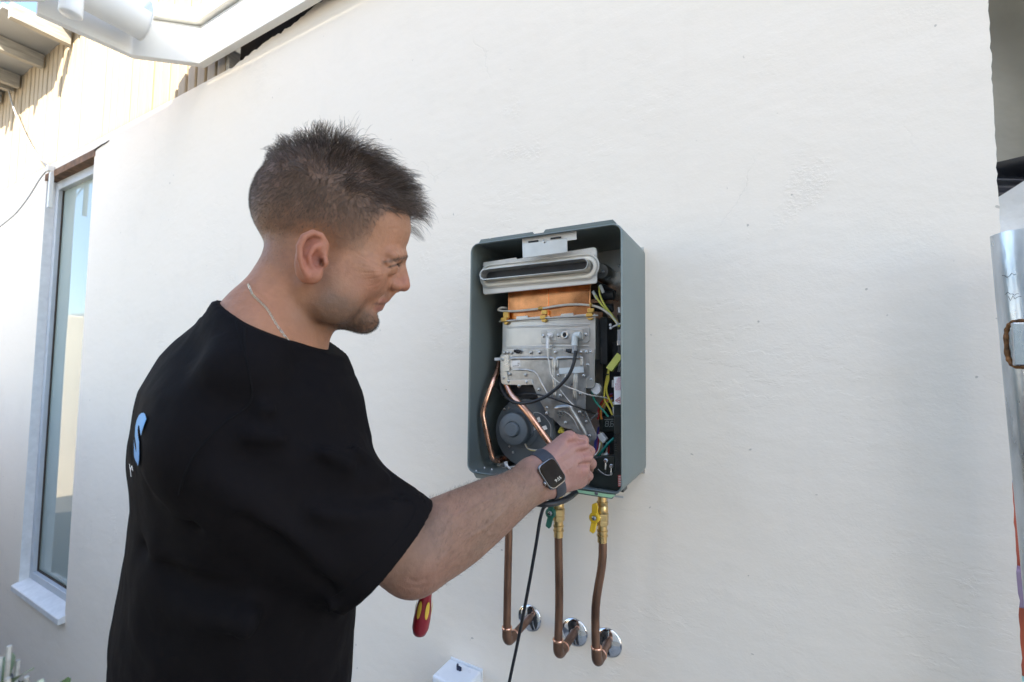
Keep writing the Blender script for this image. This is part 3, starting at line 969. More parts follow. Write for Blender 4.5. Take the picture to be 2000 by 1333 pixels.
MB().lathe(p, (0, -1, 0), [(.0088, 0), (.0088, .003), (.0078, .004), (.0055, .004), (.0050, .0035), (.0048, .001)], 28).build("sight_ring", M['zinc'], burner, smooth=True)
MB().lathe(p, (0, -1, 0), [(.0049, 0), (.0049, .0022)], 24).build("sight_glass", M['dark_inner'], burner)
# left electrode: white ceramic boot and wire
plate("electrode_base", [(795, 785), (925, 780), (930, 925), (840, 940), (840, 880)], BFd + .005, .0025, 'zinc', conv=c3)
p = hp(c3(855, 855), BFd + .005)
MB().lathe(p, (0, -1, 0), [(.0058, 0), (.0058, .008), (.004, .012)], 18).build("electrode_boot", M['white_nylon'], heater, smooth=True)
wire("boot_sleeve", W(c3, [(812, 860), (808, 930), (805, 1045)], BFd + .013), .0034, 'white_nylon')
screw(hp(c3(812, 855), BFd + .016), .0016)
plate("electrode_base", [(1170, 770), (1315, 762), (1320, 915), (1240, 930)], BFd + .005, .0025, 'zinc', conv=c3)
wire("flame_rod_boot", W(c3, [(1285, 850), (1215, 855), (1200, 940), (1200, 1010)], BFd + .012), .0068, 'clear_nylon', n=6, sides=14)
wire("boot_tail", W(c3, [(1200, 1000), (1200, 1060), (1198, 1115)], BFd + .014), .0060, 'grey_w', sides=14)
# side of the burner case on the right: dark housing
xd = hp(c3(1695, 850), .09)[0]
MB().box((x1b + .001, -.10, z0b - .03), (xd, -.03, hp(c3(1600, 590), .10)[2])).build("side_duct", M['dark_inner'], heater, bevel=.002)
xk, zk = hp((1160, 690), .07), hp((1160, 960), .07)
MB().box((x1b - .004, -.060, HZ0 + .02), (HX1 - .004, -.052, z0b + .02)).build("control_backing", M['dark_inner'], heater)

# ---- manifold plate
MD = .136
mpoly = [(418, 8), (1168, 8), (1172, 45), (1172, 310), (1150, 325), (1098, 328), (1098, 515), (1120, 560), (1186, 700), (1186, 735), (1172, 752), (1130, 765), (1092, 738), (985, 665), (905, 645), (835, 580), (800, 560), (765, 500), (715, 410), (690, 350), (668, 300), (430, 296), (412, 280), (404, 205), (404, 60), (416, 45)]
mani = plate("manifold_plate", mpoly, MD, .0022, 'zinc2', conv=c2, bevel=.0007)
plate("side_rail", [(1130, 8), (1168, 8), (1172, 45), (1172, 312), (1148, 328), (1104, 330), (1104, 250), (1130, 225)], MD + .004, .004, 'zinc', conv=c2)
plate("corner_plate", [(404, 205), (415, 195), (460, 195), (465, 262), (660, 258), (668, 300), (575, 302), (560, 325), (545, 302), (430, 298), (412, 284)], MD + .0032, .003, 'zinc', conv=c2)
plate("left_ear", [(404, 60), (470, 55), (480, 190), (404, 200)], MD + .0028, .0025, 'zinc', conv=c2)
plate("left_tab", [(357, 80), (412, 78), (412, 100), (357, 104)], MD, .002, 'white_nylon', conv=c2)


def rib(pts, r, d=MD, conv=c2, parent=None):
    P = W(conv, pts, d); r = r * 1.35
    P = spline(P, 6)
    mb_ = MB()
    # low pressed ridge: half-ellipse section
    m_ = len(P); vs_ = []; fs2 = []
    K_ = 7
    for i in range(m_):
        t = P[min(i + 1, m_ - 1)] - P[max(i - 1, 0)]; t /= np.linalg.norm(t)
        s = np.cross(t, [0, 1, 0]); s /= np.linalg.norm(s)
        k_e = min(1.0, min(i, m_ - 1 - i) / 2 + .35)
        for k in range(K_):
            a = math.pi * k / (K_ - 1)
            vs_.append(P[i] + s * r * math.cos(a) * k_e + np.array([0, -1, 0]) * r * .85 * math.sin(a) * k_e)
    for i in range(m_ - 1):
        for k in range(K_ - 1):
            fs2.append((i * K_ + k, i * K_ + k + 1, (i + 1) * K_ + k + 1, (i + 1) * K_ + k))
    mb_.add(vs_, fs2)
    return mb_.build("pressed_rib", M['zinc2'], parent or mani, smooth=True)


rib([(490, 178), (488, 100), (510, 85), (660, 84), (815, 84), (838, 110), (842, 250), (850, 330), (848, 410)], .0030)
rib([(865, 180), (866, 100), (890, 84), (1050, 80), (1070, 100), (1072, 160)], .0030)
rib([(500, 178), (620, 180), (690, 205), (740, 290), (800, 400)], .0018)
rib([(945, 190), (935, 250), (905, 275)], .0026)
rib([(1015, 190), (1010, 300), (1005, 430)], .0026)
rib([(1030, 190), (1026, 300), (1022, 430)], .0014)
rib([(845, 490), (960, 482), (985, 505), (1040, 600), (1090, 685), (1098, 720)], .0042)
rib([(880, 510), (960, 540), (1010, 600), (1050, 680)], .0014)
rib([(890, 340), (960, 430), (1020, 480)], .0012)
# printed sticker (plain lines only)
st = plate("part_sticker", [(497, 104), (565, 100), (568, 152), (500, 158)], MD + .0006, .0005, 'label_white', mani, conv=c2, bevel=0)
for q in ([(545, 122), (560, 121), (560, 125), (545, 126)], [(545, 130), (561, 129), (561, 133), (545, 134)], [(505, 146), (556, 142), (556, 147), (505, 151)]):
    plate("print_line", q, MD + .0011, .0004, 'mark_ink', st, conv=c2, bevel=0)
for q in ((436, 42), (463, 40), (490, 42), (652, 40), (723, 38), (853, 38), (1062, 35), (1108, 33), (1146, 33), (424, 95), (478, 215), (608, 222), (472, 275), (620, 278), (435, 244), (556, 310), (878, 222), (1084, 225), (1118, 138), (718, 340), (895, 388), (1060, 372), (1052, 522), (786, 487), (784, 532), (936, 608), (1134, 715), (1146, 257), (1106, 598)):
    screw(hp(c2(*q), MD + .0028), .0027 if q != (1106, 598) else .0022, mani)
# thermistor plug and flame sensor nipple on the joint
for q in ((540, 28), (965, 24)):
    p = hp(c2(*q), MD + .004)
    MB().lathe(p + np.array([-.006, 0, .001]), (1, -.2, -.15), [(.0038, 0), (.0038, .005), (.0050, .006), (.0050, .012), (.003, .013), (.003, .016)], 12).build("sensor_plug", M['black_rubber'], heater, smooth=True)
plate("clear_tape", [(882, 165), (1080, 150), (1085, 200), (885, 212)], MD + .0048, .0004, 'clear_nylon', conv=c2, bevel=0)
# inner elbow under the corner plate
plate("gas_inlet", [(470, 305), (680, 305), (720, 400), (600, 420), (480, 360)], .115, .02, 'dark_inner', conv=c2)

# ---- fan
fc = hp(c2(600, 690), .118)
fr_ = abs(hp(c2(362, 690), .118)[0] - fc[0])
fan = MB().lathe((fc[0], -.05, fc[2]), (0, -1, 0), [(fr_ * .98, 0), (fr_, .004), (fr_, .062), (fr_ * .985, .066), (fr_ * .9, .068), (.02, .068)], 56).build("fan_housing", M['fan'], heater, smooth=True)
plate("fan_neck", [(470, 440), (760, 430), (840, 590), (835, 740), (640, 700), (440, 520)], .121, .02, 'fan', conv=c2, bevel=.002)
mc = hp(c2(512, 660), .150)
mr = abs(hp(c2(398, 660), .150)[0] - mc[0])
MB().lathe((mc[0], -.1182, mc[2]), (0, -1, 0), [(mr * 1.32, 0), (mr * 1.30, .003), (mr * 1.05, .006), (mr, .010), (mr, .030), (mr * .985, .034), (mr * .94, .036), (mr * .50, .0365), (mr * .47, .034), (mr * .44, .034), (mr * .43, .042), (mr * .40, .044), (.001, .044)], 56).build("fan_motor", M['fan'], heater, smooth=True)
plate("motor_terminal", [(618, 590), (660, 580), (665, 700), (625, 740)], .135, .014, 'fan', conv=c2, bevel=.002)
for q in ((437, 497), (482, 487), (478, 805), (510, 850)): screw(hp(c2(*q), .119), .0024)
for q in ([(650, 640), (690, 625), (700, 660), (665, 680)], [(700, 570), (722, 560), (735, 600), (715, 606)], [(740, 640), (775, 630), (788, 660), (755, 672)]):
    plate("tape_flag", q, .127, .0008, 'label_white', conv=c2, bevel=0)
wire("motor_lead", W(c2, [(605, 780), (625, 815), (665, 828), (720, 832), (790, 835)], .130), .0014, 'white_w')
wire("motor_lead", W(c2, [(609, 785), (630, 820), (670, 834), (720, 838), (790, 842)], .129), .0014, 'yellow')
wire("sense_lead", W(c2, [(690, 640), (672, 545), (690, 525), (740, 540), (790, 590), (815, 640), (815, 720)], .130), .0009, 'grey_w')

# ---- copper pipes inside
wire("copper_pipe", W(c2, [(392, 120), (378, 195), (340, 285), (298, 400), (266, 515), (272, 590), (300, 720), (330, 850), (350, 905), (390, 918), (425, 905)], [.10, .12, .145, .16, .165, .165, .16, .15, .145, .13, .11]), .0064, 'copper_pipe', n=8, sides=16)
pe = hp(c2(400, 915), .10)
MB().lathe(pe + np.array([0, 0, -.004]), (.8, -.1, .5), [(.008, 0), (.010, .003), (.010, .012), (.0075, .014), (.0075, .022), (.010, .024), (.010, .030), (.007, .032)], 18).build("pipe_fitting", M['copper_old'], heater, smooth=True)
MB().lathe((pe[0] + .002, pe[1], HZ0 + .0017), (0, 0, 1), [(.016, 0), (.016, .006), (.012, .010), (.012, .02)], 6).build("pipe_nut", M['zinc2'], heater)
wire("copper_pipe", W(c2, [(455, 300), (490, 370), (540, 430), (590, 485), (645, 550), (720, 655), (800, 765), (860, 850)], [.13, .140, .148, .152, .155, .158, .158, .150]), .0072, 'copper_pipe', n=8, sides=16)
wire("cable_tie", W(c2, [(385, 977), (440, 973), (540, 963)], .12), .0016, 'white_nylon')
wire("cable_tie", W(c2, [(440, 935), (455, 955), (500, 1000)], [.125, .128, .13]), .0024, 'white_nylon')
p = hp(c2(452, 945), .126)
MB().obox(p, (1, 0, .3), (0, 1, 0), (-.3, 0, 1), (.004, .003, .006)).build("tie_head", M['white_nylon'], heater, bevel=.001)

# ---- cables over the works
wire("ignition_cable", W(c2, [(1018, 25), (1012, 70), (1000, 130), (962, 220), (885, 310), (785, 388), (690, 432), (600, 450), (530, 444), (465, 410), (420, 345), (398, 250), (392, 190)], [.150, .153, .156, .160, .164, .168, .170, .168, .162, .150, .135, .115, .10]), .0037, 'black_rubber', n=8, sides=12)
wire("thin_cable", W(c2, [(430, 395), (520, 385), (620, 373), (700, 378), (800, 402), (900, 436), (1000, 470), (1130, 518), (1200, 545)], [.12, .13, .14, .146, .150, .15, .148, .13, .10]), .0019, 'black_rubber', n=8)
wire("thin_cable", W(c2, [(330, 270), (370, 330), (430, 375), (520, 385)], .128), .0012, 'black_rubber', n=8)
wire("ignition_lead", W(c3, [(808, 1040), (812, 1110), (815, 1185)], BFd + .014) + W(c2, [(798, 100), (815, 210), (850, 258), (910, 298), (1000, 336), (1120, 380), (1250, 403), (1310, 425)], [.150, .150, .150, .150, .150, .14, .12, .11]), .0015, 'white_w', n=8)

# ---- control side on the right
PD = .182
cover = plate("control_cover", [(1326, 232), (1405, 228), (1407, 1178), (1112, 1120), (1112, 905), (1330, 880)], PD, .03, 'black_board', conv=c2, bevel=.001)
for k in range(9):
    y_ = 700 + k * 17
    plate("cooling_fin", [(1333, y_), (1352, y_ - 3), (1352, y_ + 5), (1333, y_ + 8)], PD + .002, .004, 'black_board', cover, conv=c2)
plate("cover_recess", [(1330, 552), (1388, 548), (1388, 705), (1330, 700)], PD + .003, .005, 'black_board', cover, conv=c2, bevel=.0015)
plate("cover_slot", [(1342, 905), (1362, 903), (1362, 985), (1342, 985)], PD + .0008, .0006, 'dark_inner', cover, conv=c2, bevel=0)
plate("cover_slot", [(1366, 930), (1376, 929), (1376, 1010), (1366, 1010)], PD + .0008, .0006, 'dark_inner', cover, conv=c2, bevel=0)
disp = plate("display_housing", [(1208, 560), (1328, 556), (1328, 682), (1208, 684)], .108, .03, 'black_board', conv=c2, bevel=.0015)
plate("display_lens", [(1238, 580), (1328, 577), (1328, 662), (1238, 665)], .1095, .0012, 'lens', disp, conv=c2, bevel=0)


def seven_seg(cx, cy, w_, h_, segs, d):
    t = w_ * .16; sl = -.10
    S = {'a': ((-w_, -h_), (w_, -h_)), 'g': ((-w_, 0), (w_, 0)), 'd': ((-w_, h_), (w_, h_)), 'f': ((-w_, -h_), (-w_, 0)), 'b': ((w_, -h_), (w_, 0)), 'e': ((-w_, 0), (-w_, h_)), 'c': ((w_, 0), (w_, h_))}
    for s in segs:
        (xa, ya), (xb, yb) = S[s]
        if ya == yb: q = [(xa + t * .8, ya - t), (xb - t * .8, ya - t), (xb - t * .8, ya + t), (xa + t * .8, ya + t)]
        else: q = [(xa - t, ya + t * .8), (xa + t, ya + t * .8), (xa + t, yb - t * .8), (xa - t, yb - t * .8)]
        q = [(cx + x + sl * y, cy + y) for x, y in q]
        plate("digit_segment", q, d, .0004, 'seg', disp, conv=c2, bevel=0)


seven_seg(1272, 617, 12, 21, 'abcdefg', .1101)
seven_seg(1314, 617, 12, 21, 'acdefg', .1101)
plate("digit_segment", [(1252, 581), (1326, 578), (1326, 583), (1252, 586)], .1101, .0004, 'seg', disp, conv=c2, bevel=0)
MB().lathe(hp(c2(1294, 640), .1101), (0, -1, 0), [(.0008, 0), (.0008, .0004)], 8).build("digit_segment", M['seg'], disp)

# warning sticker: white strip, red lettering running upwards, triangle
lab = plate("warning_sticker", [(1329, 237), (1396, 233), (1398, 459), (1332, 461)], PD + .0005, .0005, 'label_white', conv=c2, bevel=0)


def text_mesh(body, size, name="letters", ext=0.0):
    cu = bpy.data.curves.new(name, 'FONT'); cu.body = body; cu.size = size; cu.align_x = 'LEFT'; cu.align_y = 'BOTTOM'
    cu.resolution_u = 3; cu.extrude = ext
    ob = bpy.data.objects.new(name, cu); COL.objects.link(ob)
    dg = bpy.context.evaluated_depsgraph_get()
    me = bpy.data.meshes.new_from_object(ob.evaluated_get(dg))
    bpy.data.objects.remove(ob); bpy.data.curves.remove(cu)
    return me


def letters(body, o, ax, ay, height, width, m_, parent, name="lettering"):
    me = text_mesh(body, 1.0)
    co = np.array([v.co[:] for v in me.vertices])
    mn, mx = co.min(0), co.max(0)
    ax = np.array(ax, float); ay = np.array(ay, float); o = np.array(o, float)
    for v in me.vertices:
        u = (v.co[0] - mn[0]) / (mx[0] - mn[0] + 1e-9) * width
        w_ = (v.co[1] - mn[1]) / (mx[1] - mn[1] + 1e-9) * height
        v.co = Vector(o + ax * u + ay * w_)
    return link_mesh(name, me, M[m_], parent)


yl = -(PD + .0011)
lines = [("CAUTION HIGH", 1340, 345, 60), ("WITH AND ONLY", 1352, 345, 95), ("ACTIVATE ISOLATE", 1364, 345, 105), ("MAINTENANCE POWER", 1376, 345, 105)]
for txt, cx_, y0_, ln in lines:
    o_ = hp(c2(cx_ + 8, y0_), PD + .0011); e_ = hp(c2(cx_ + 8, y0_ - ln), PD + .0011)
    letters(txt, (o_[0], yl, o_[2]), (0, 0, 1), (-1, 0, 0), .0022, e_[2] - o_[2], 'label_red', lab)
o_ = hp(c2(1390, 452), PD + .0011)
letters("BEFORE SERVICING", (o_[0], yl, o_[2]), (0, 0, 1), (-1, 0, 0), .0016, .012, 'label_red', lab)
ta, tb_, tc_ = [hp(c2(*q), PD + .0011) for q in ((1342, 428), (1378, 402), (1378, 450))]
MB().tube([ta, tb_, tc_, ta], .0006, 6).build("warning_triangle", M['label_red'], lab)
tm = (ta + tb_ + tc_) / 3
MB().box((tm[0] - .002, yl - .0004, tm[2] - .0005), (tm[0] + .0035, yl, tm[2] + .0005)).build("warning_mark", M['label_red'], lab)
rl = plate("red_sticker", [(1362, 1036), (1396, 1034), (1398, 1128), (1364, 1128)], PD + .0005, .0005, 'label_red2', conv=c2, bevel=0)
for k in range(6):
    y_ = 1044 + k * 14
    plate("print_line", [(1367, y_), (1390, y_ - 1), (1390, y_ + 4), (1367, y_ + 5)], PD + .001, .0003, 'label_white', rl, conv=c2, bevel=0)

# yellow sleeve and leads
p0, p1 = hp(c2(1385, 55), .105), hp(c2(1293, 178), .118)
dd = p1 - p0; ln = np.linalg.norm(dd); dd /= ln
MB().obox((p0 + p1) / 2, dd, np.cross(dd, [0, 1, 0]), (0, 1, 0), (ln / 2, .0078, .006)).build("yellow_sleeve", M['yellow2'], heater, bevel=.0012)
wire("yellow_lead", W(c2, [(1286, 175), (1278, 215), (1262, 290), (1252, 370), (1256, 430), (1285, 480), (1305, 520), (1318, 545)], .116), .0022, 'yellow')
wire("yellow_lead", W(c2, [(1290, 178), (1285, 215), (1285, 260), (1268, 330), (1280, 390), (1305, 440), (1322, 480)], .119), .0022, 'yellow')
p = hp(c2(1279, 213), .118)
MB().lathe(p + np.array([0, 0, -.002]), (0, 0, 1), [(.0042, 0), (.0042, .003)], 12).build("lead_band", M['black_rubber'], heater)
for k, (dx, c_) in enumerate(((0, 'white_w'), (10, 'grey_w'), (22, 'grey_w'), (30, 'white_w'))):
    wire("loose_lead", W(c2, [(1400, 10), (1392 + dx * .3, 60), (1375 + dx * .4, 130), (1360 + dx * .5, 195)], .085 + .002 * k), .0010, c_)
# yellow spade leads near the exchanger
for q in ([(1480, 240), (1540, 340), (1640, 470), (1740, 590), (1850, 730)], [(1555, 150), (1570, 270), (1640, 420), (1750, 570), (1860, 715)]):
    wire("yellow_lead", W(c3, q, [.118, .122, .122, .118, .112]), .0020, 'yellow2', n=8)
for (a, b_) in (((1465, 215), (1530, 330)), ((1570, 125), (1620, 240))):
    pa, pb_ = hp(c3(*a), .120), hp(c3(*b_), .118)
    d_ = pb_ - pa; l_ = np.linalg.norm(d_); d_ /= l_
    MB().obox((pa + pb_) / 2, d_, np.cross(d_, [0, 1, 0]), (0, 1, 0), (l_ / 2, .0032, .0022)).build("spade_boot", M['clear_nylon'], heater, bevel=.001)
wire("white_tie", W(c3, [(1725, 745), (1790, 715), (1850, 690), (1900, 680)], .114), .0018, 'white_nylon')
for q in ((1725, 705), (1730, 750)):
    MB().lathe(hp(c3(*q), .116), (0, -1, 0), [(.0028, 0), (.0032, .003), (.002, .005)], 12).build("tie_head", M['white_nylon'], heater, smooth=True)
wire("loom", W(c3, [(1850, 560), (1860, 640), (1870, 760), (1855, 900), (1860, 1040), (1850, 1180)], .105), .0050, 'black_rubber', n=6)
plate("grey_plug", [(1820, 770), (1890, 760), (1890, 920), (1820, 930)], .113, .008, 'grey_w', conv=c3, bevel=.001)
plate("grey_plug", [(1815, 930), (1895, 925), (1895, 1000), (1815, 1005)], .114, .008, 'zinc2', conv=c3, bevel=.001)
wire("white_capsule", W(c3, [(1850, 450), (1852, 530)], .105), .0035, 'white_nylon')
# white connectors
for (poly, d_, th) in (([(1152, 286), (1168, 282), (1180, 290), (1196, 288), (1218, 320), (1218, 358), (1190, 384), (1160, 372), (1144, 345), (1142, 312)], .132, .014), ([(1192, 708), (1228, 692), (1270, 745), (1240, 780), (1205, 740)], .124, .014)):
    plate("white_connector", poly, d_, th, 'white_nylon', conv=c2, bevel=.0015)
plate("white_connector", [(1224, 860), (1280, 855), (1286, 884), (1222, 884)], .122, .010, 'clear_nylon', conv=c2, bevel=.001)
plate("white_connector", [(1310, 262), (1330, 262), (1330, 320), (1310, 322)], .112, .010, 'white_nylon', conv=c2, bevel=.001)
plate("white_connector", [(1314, 440), (1332, 440), (1332, 548), (1320, 558)], .113, .010, 'white_nylon', conv=c2, bevel=.001)
wire("green_lead", W(c2, [(1150, 340), (1162, 400), (1190, 450), (1230, 495), (1262, 530), (1285, 560)], .124), .0024, 'green_w')
wire("green_lead", W(c2, [(1328, 735), (1290, 770), (1255, 810), (1225, 850), (1190, 885)], .124), .0024, 'teal')
wire("green_lead", W(c2, [(1325, 745), (1285, 785), (1245, 830), (1215, 880)], .120), .0020, 'green_w')
for k, (c_, dx) in enumerate((('orange', 0), ('orange', 12), ('yellow', 22), ('red_w', -10), ('orange', 30))):
    wire("orange_lead", W(c2, [(1255 + dx, 420), (1225 + dx * .8, 460), (1208 + dx * .7, 510), (1212 + dx * .5, 550), (1204 + dx, 580)], .10 + .004 * k), .0016, c_)
for k, c_ in enumerate(('purple', 'red_w', 'orange', 'blue_w', 'white_w', 'yellow')):
    wire("loom_lead", W(c2, [(1318, 370 + 12 * k), (1290, 380 + 12 * k), (1262, 398 + 14 * k), (1245, 420 + 20 * k)], .10), .0014, c_)
for k, c_ in enumerate(('blue_w', 'blue_w', 'purple', 'red_w', 'white_w')):
    wire("loom_lead", W(c2, [(1205 + 8 * k, 640), (1195 + 6 * k, 690), (1175 + 10 * k, 760), (1170 + 9 * k, 830), (1150 + 6 * k, 890)], .098 + .002 * k), .0016, c_)
wire("loom_lead", W(c2, [(1225, 770), (1215, 820), (1195, 860), (1160, 890)], .128), .0018, 'yellow')
wire("loom_lead", W(c2, [(1218, 775), (1208, 825), (1188, 862), (1155, 886)], .130), .0018, 'white_w')
wire("loom_lead", W(c2, [(1270, 770), (1272, 830), (1255, 870)], .118), .0016, 'white_w')
wire("loom_lead", W(c2, [(1287, 780), (1288, 830), (1282, 870)], .118), .0016, 'red_w')
# grey trunk of leads bottom left of the plate
wire("grey_lead", W(c2, [(1140, 585), (1165, 560), (1200, 530)], .115), .0016, 'grey_w')
wire("yellow_lead", W(c2, [(885, 690), (895, 665), (905, 655), (915, 690)], .118), .0040, 'yellow')
# terminals
tbk = plate("terminal_block", [(1195, 890), (1330, 880), (1335, 1010), (1195, 1020)], PD + .002, .008, 'black_board', conv=c2, bevel=.001)
for q in ((1266, 915), (1311, 960)):
    p = hp(c2(*q), PD + .003)
    MB().lathe(p, (0, -1, 0), [(.0042, 0), (.0042, .003), (.003, .004), (.003, .007), (.001, .007)], 6).build("terminal_screw", M['screw'], tbk)
    wire("terminal_tail", [p + np.array([0, -.003, -.004]), p + np.array([0, -.004, -.012]), p + np.array([-.0005, -.004, -.017])], .0016, 'screw')
wire("terminal_lead", W(c2, [(1312, 1010), (1312, 1030), (1270, 1035), (1225, 1010), (1200, 985)], PD + .005), .0009, 'grey_w')
wire("terminal_lead", W(c2, [(1266, 965), (1262, 1010), (1240, 1030), (1205, 1010)], PD + .005), .0009, 'black_rubber')
# green tape under the floor
tp = plate("green_tape", [(1010, 1152), (1340, 1198), (1310, 1222), (1005, 1172)], HD + .0012, .0006, 'tape', conv=c2, bevel=0)
screw(hp(c2(1187, 1184), HD + .0012), .0026, tp, m_='mark_ink')
pz = hp(c2(1390, 1196), HD)
MB().box((pz[0] - .02, -HD + .0005, HZ0 - .004), (pz[0] + .004, -HD + .003, HZ0 - .0005)).build("flange_lip", M['zinc'], heater, bevel=.0005)

# ================================================================== PIPES, VALVES AND ROSES BELOW
def sstep_(x, a, b_):
    t = min(1.0, max(0.0, (x - a) / (b_ - a)))
    return t * t * (3 - 2 * t)


def pipe_set(px_, xw, zw, y0, y1, valve, label, wob):
    r_ = 0.0092
    root = empty("copper_pipe", (xw, 0, zw), label, "pipe", "copper pipes below the heater")
    ztop = HZ0 - .002 if valve is None else 1.300
    E = np.array([xw, y0, zw + .010])
    # branch from the wall, with sockets
    MB().lathe((xw, .0, zw), (0, -1, 0), [(r_, 0), (r_, -y0 - .02)], 20).build("wall_stub", M['copper_old'], root, smooth=True)
    bend = []
    for k in range(9):
        a = math.pi / 2 * k / 8
        bend.append((xw, y0 + .020 - .020 * math.sin(a), zw + .020 - .020 * math.cos(a)))
    MB().tube([(xw, y0 + .036, zw)] + bend + [(xw, y0, zw + .036)], [.0112] * 11, 20).build("elbow", M['copper_old'], root, smooth=True)
    for c_, ax in (((xw, y0 + .036, zw), (0, 1, 0)), ((xw, y0, zw + .034), (0, 0, 1))):
        MB().lathe(c_, ax, [(.0112, -.001), (.0122, .0005), (.0122, .0025), (.0112, .004)], 20).build("solder_ring", M['copper_pipe'], root, smooth=True)
    pth = []
    for k in range(13):
        t = k / 12
        pth.append((xw + wob(t), y0 + (y1 - y0) * (t * t * (3 - 2 * t)), zw + .03 + (ztop - zw - .03) * t))
    MB().tube(pth, r_, 20).build("riser", M['copper_old'], root, smooth=True)
    MB().lathe((xw, -.0005, zw), (0, -1, 0), [(.0335, 0), (.0335, .0015), (.0320, .004), (.0285, .0052), (.0260, .0062), (.0150, .0075), (.0115, .0082), (.0100, .0082)], 40).build("wall_rose", M['chrome'], root, smooth=True)
    if valve is None: return root
    tx, ty = pth[-1][0], pth[-1][1]
    z0 = ztop
    MB().lathe((tx, ty, z0 - .036), (0, 0, 1), [(.0105, 0), (.0105, .012), (.0122, .013), (.0122, .016), (.0108, .017), (.0108, .022), (.0122, .023), (.0122, .026), (.0105, .027), (.0105, .036)], 24).build("press_sleeve", M['brass'], root, smooth=True)
    MB().lathe((tx, ty, z0), (0, 0, 1), [(.0128, 0), (.0138, .001), (.0138, .011), (.0128, .012)], 6).build("union_nut", M['brass'], root, bevel=.0006)
    MB().lathe((tx, ty, z0 + .0122), (0, 0, 1), [(.0142, 0), (.0142, .014), (.0120, .016)], 6).build("body_hex", M['brass'], root, bevel=.0006)
    MB().lathe((tx, ty, z0 + .0285), (0, 0, 1), [(.0118, 0), (.0125, .003), (.0125, .014), (.0110, .016), (.0122, .017), (.0122, .023), (.0100, .024), (.0100, .040)], 24).build("valve_body", M['brass'], root, smooth=True)
    MB().lathe((tx, ty, z0 + .066), (0, 0, 1), [(.0112, 0), (.0112, .012), (.0085, .013), (.0085, HZ0 - z0 - .068)], 6).build("top_nut", M['brass'], root, bevel=.0006)
    # butterfly handle in front-left of the body
    hx, hy, hz = tx - .0115, ty - .0165, z0 + .020
    hm = mat("handle_" + valve, (.02, .12, .085) if valve == 'green' else (.75, .48, .02), .4, var=.06, coat=.2)
    hb = MB()
    hb.lathe((hx, hy + .004, hz), (0, -1, 0), [(.0095, 0), (.0118, .001), (.0118, .009), (.0108, .010), (.0068, .010), (.0062, .0075), (.001, .0075)], 24)
    hd = hb.build("handle", hm, root, smooth=True)
    for s in (-1, 1):
        w_ = MB(); tlt = .0030 * s
        w_.prism([(hx - .0068 + 0, hy + .002, hz + s * .006), (hx + .0068, hy + .002, hz + s * .006), (hx + .0050 + tlt, hy - .001, hz + s * .029), (hx + .001 + tlt, hy - .002, hz + s * .034), (hx - .0075 + tlt, hy - .002, hz + s * .029)], (0, -.0055, 0))
        w_.build("handle_wing", hm, hd, bevel=.0014)
    MB().lathe((hx, hy - .0028, hz), (0, -1, 0), [(.0052, 0), (.0052, .0035), (.0035, .0042), (.0035, .006), (.002, .006)], 6).build("handle_nut", M['screw'], hd)
    MB().lathe((tx - .002, ty - .008, hz), (-.75, -.66, 0), [(.0065, 0), (.0065, .010)], 14).build("stem", M['brass'], root, smooth=True)
    return root


pipe_set(989, -.519, 1.005, -.1215, -.112, None, "copper pipe with no valve, its chrome wall rose half hidden by the black cord", lambda t: -.002 * t - .020 * float(sstep_(t, .62, .95)))
pipe_set(1089, -.397, 1.005, -.106, -.103, 'green', "copper pipe with a green-handled brass valve, middle of three below the heater", lambda t: .0018 * math.sin(t * 5))
pipe_set(1164, -.314, 1.005, -.089, -.082, 'yellow', "copper pipe with a yellow-handled brass valve, nearest the heater's right side", lambda t: -.001 + .011 * float(sstep_(t, .30, .78)) - .002 * math.sin(t * 6.0))

# black power cord hanging from the heater, with the loop by the wrist
cp = [at(1120, 962, .90), at(1112, 975, .84), at(1090, 984, .80), at(1066, 988, .78), at(1056, 1010, .79), at(1046, 1070, .80), at(1028, 1170, .82), at(1010, 1260, .85), at(994, 1336, .88), at(960, 1500, .92), at(945, 1700, .95)]
cord = MB().tube(spline(cp, 8), .0031, 12).build("power_cord", M['black_rubber'], smooth=True)
tag(cord, "black power cord hanging straight down from the heater past the wrist", "cord")
lp = [at(1130, 958, .93), at(1112, 972, .815), at(1088, 982, .775), at(1060, 985, .765), at(1035, 980, .79), at(1010, 972, .86), at(985, 960, .93)]
lc = MB().tube(spline(lp, 8), .0054, 12).build("coiled_cord", M['black_rubber'], smooth=True)
tag(lc, "thick black cord looped under the hand and watch strap", "cord")
# ================================================================== PERSON (sculpted as distance fields, meshed by surface nets)
def smin(a, b, k):
    h = np.clip(0.5 + 0.5 * (b - a) / k, 0, 1)
    return b + (a - b) * h - k * h * (1 - h)


def smax(a, b, k): return -smin(-a, -b, k)


def ell(p, c, r, rot=None):
    q = p - np.asarray(c, np.float32)
    if rot is not None: q = q @ rot.astype(np.float32)
    r = np.asarray(r, np.float32)
    k0 = np.sqrt(((q / r) ** 2).sum(1)); k1 = np.sqrt(((q / (r * r)) ** 2).sum(1)) + 1e-9
    return k0 * (k0 - 1) / k1


def rc(p, a, b, ra, rb):
    a = np.asarray(a, np.float32); b = np.asarray(b, np.float32)
    d = b - a
    h = np.clip(((p - a) @ d) / float(d @ d), 0, 1)
    return np.sqrt(((p - a - h[:, None] * d) ** 2).sum(1)) - (ra + (rb - ra) * h)


def chain(p, pts, rad, k=None):
    out = None
    for i in range(len(pts) - 1):
        d = rc(p, pts[i], pts[i + 1], rad[i], rad[i + 1])
        out = d if out is None else (np.minimum(out, d) if k is None else smin(out, d, k))
    return out


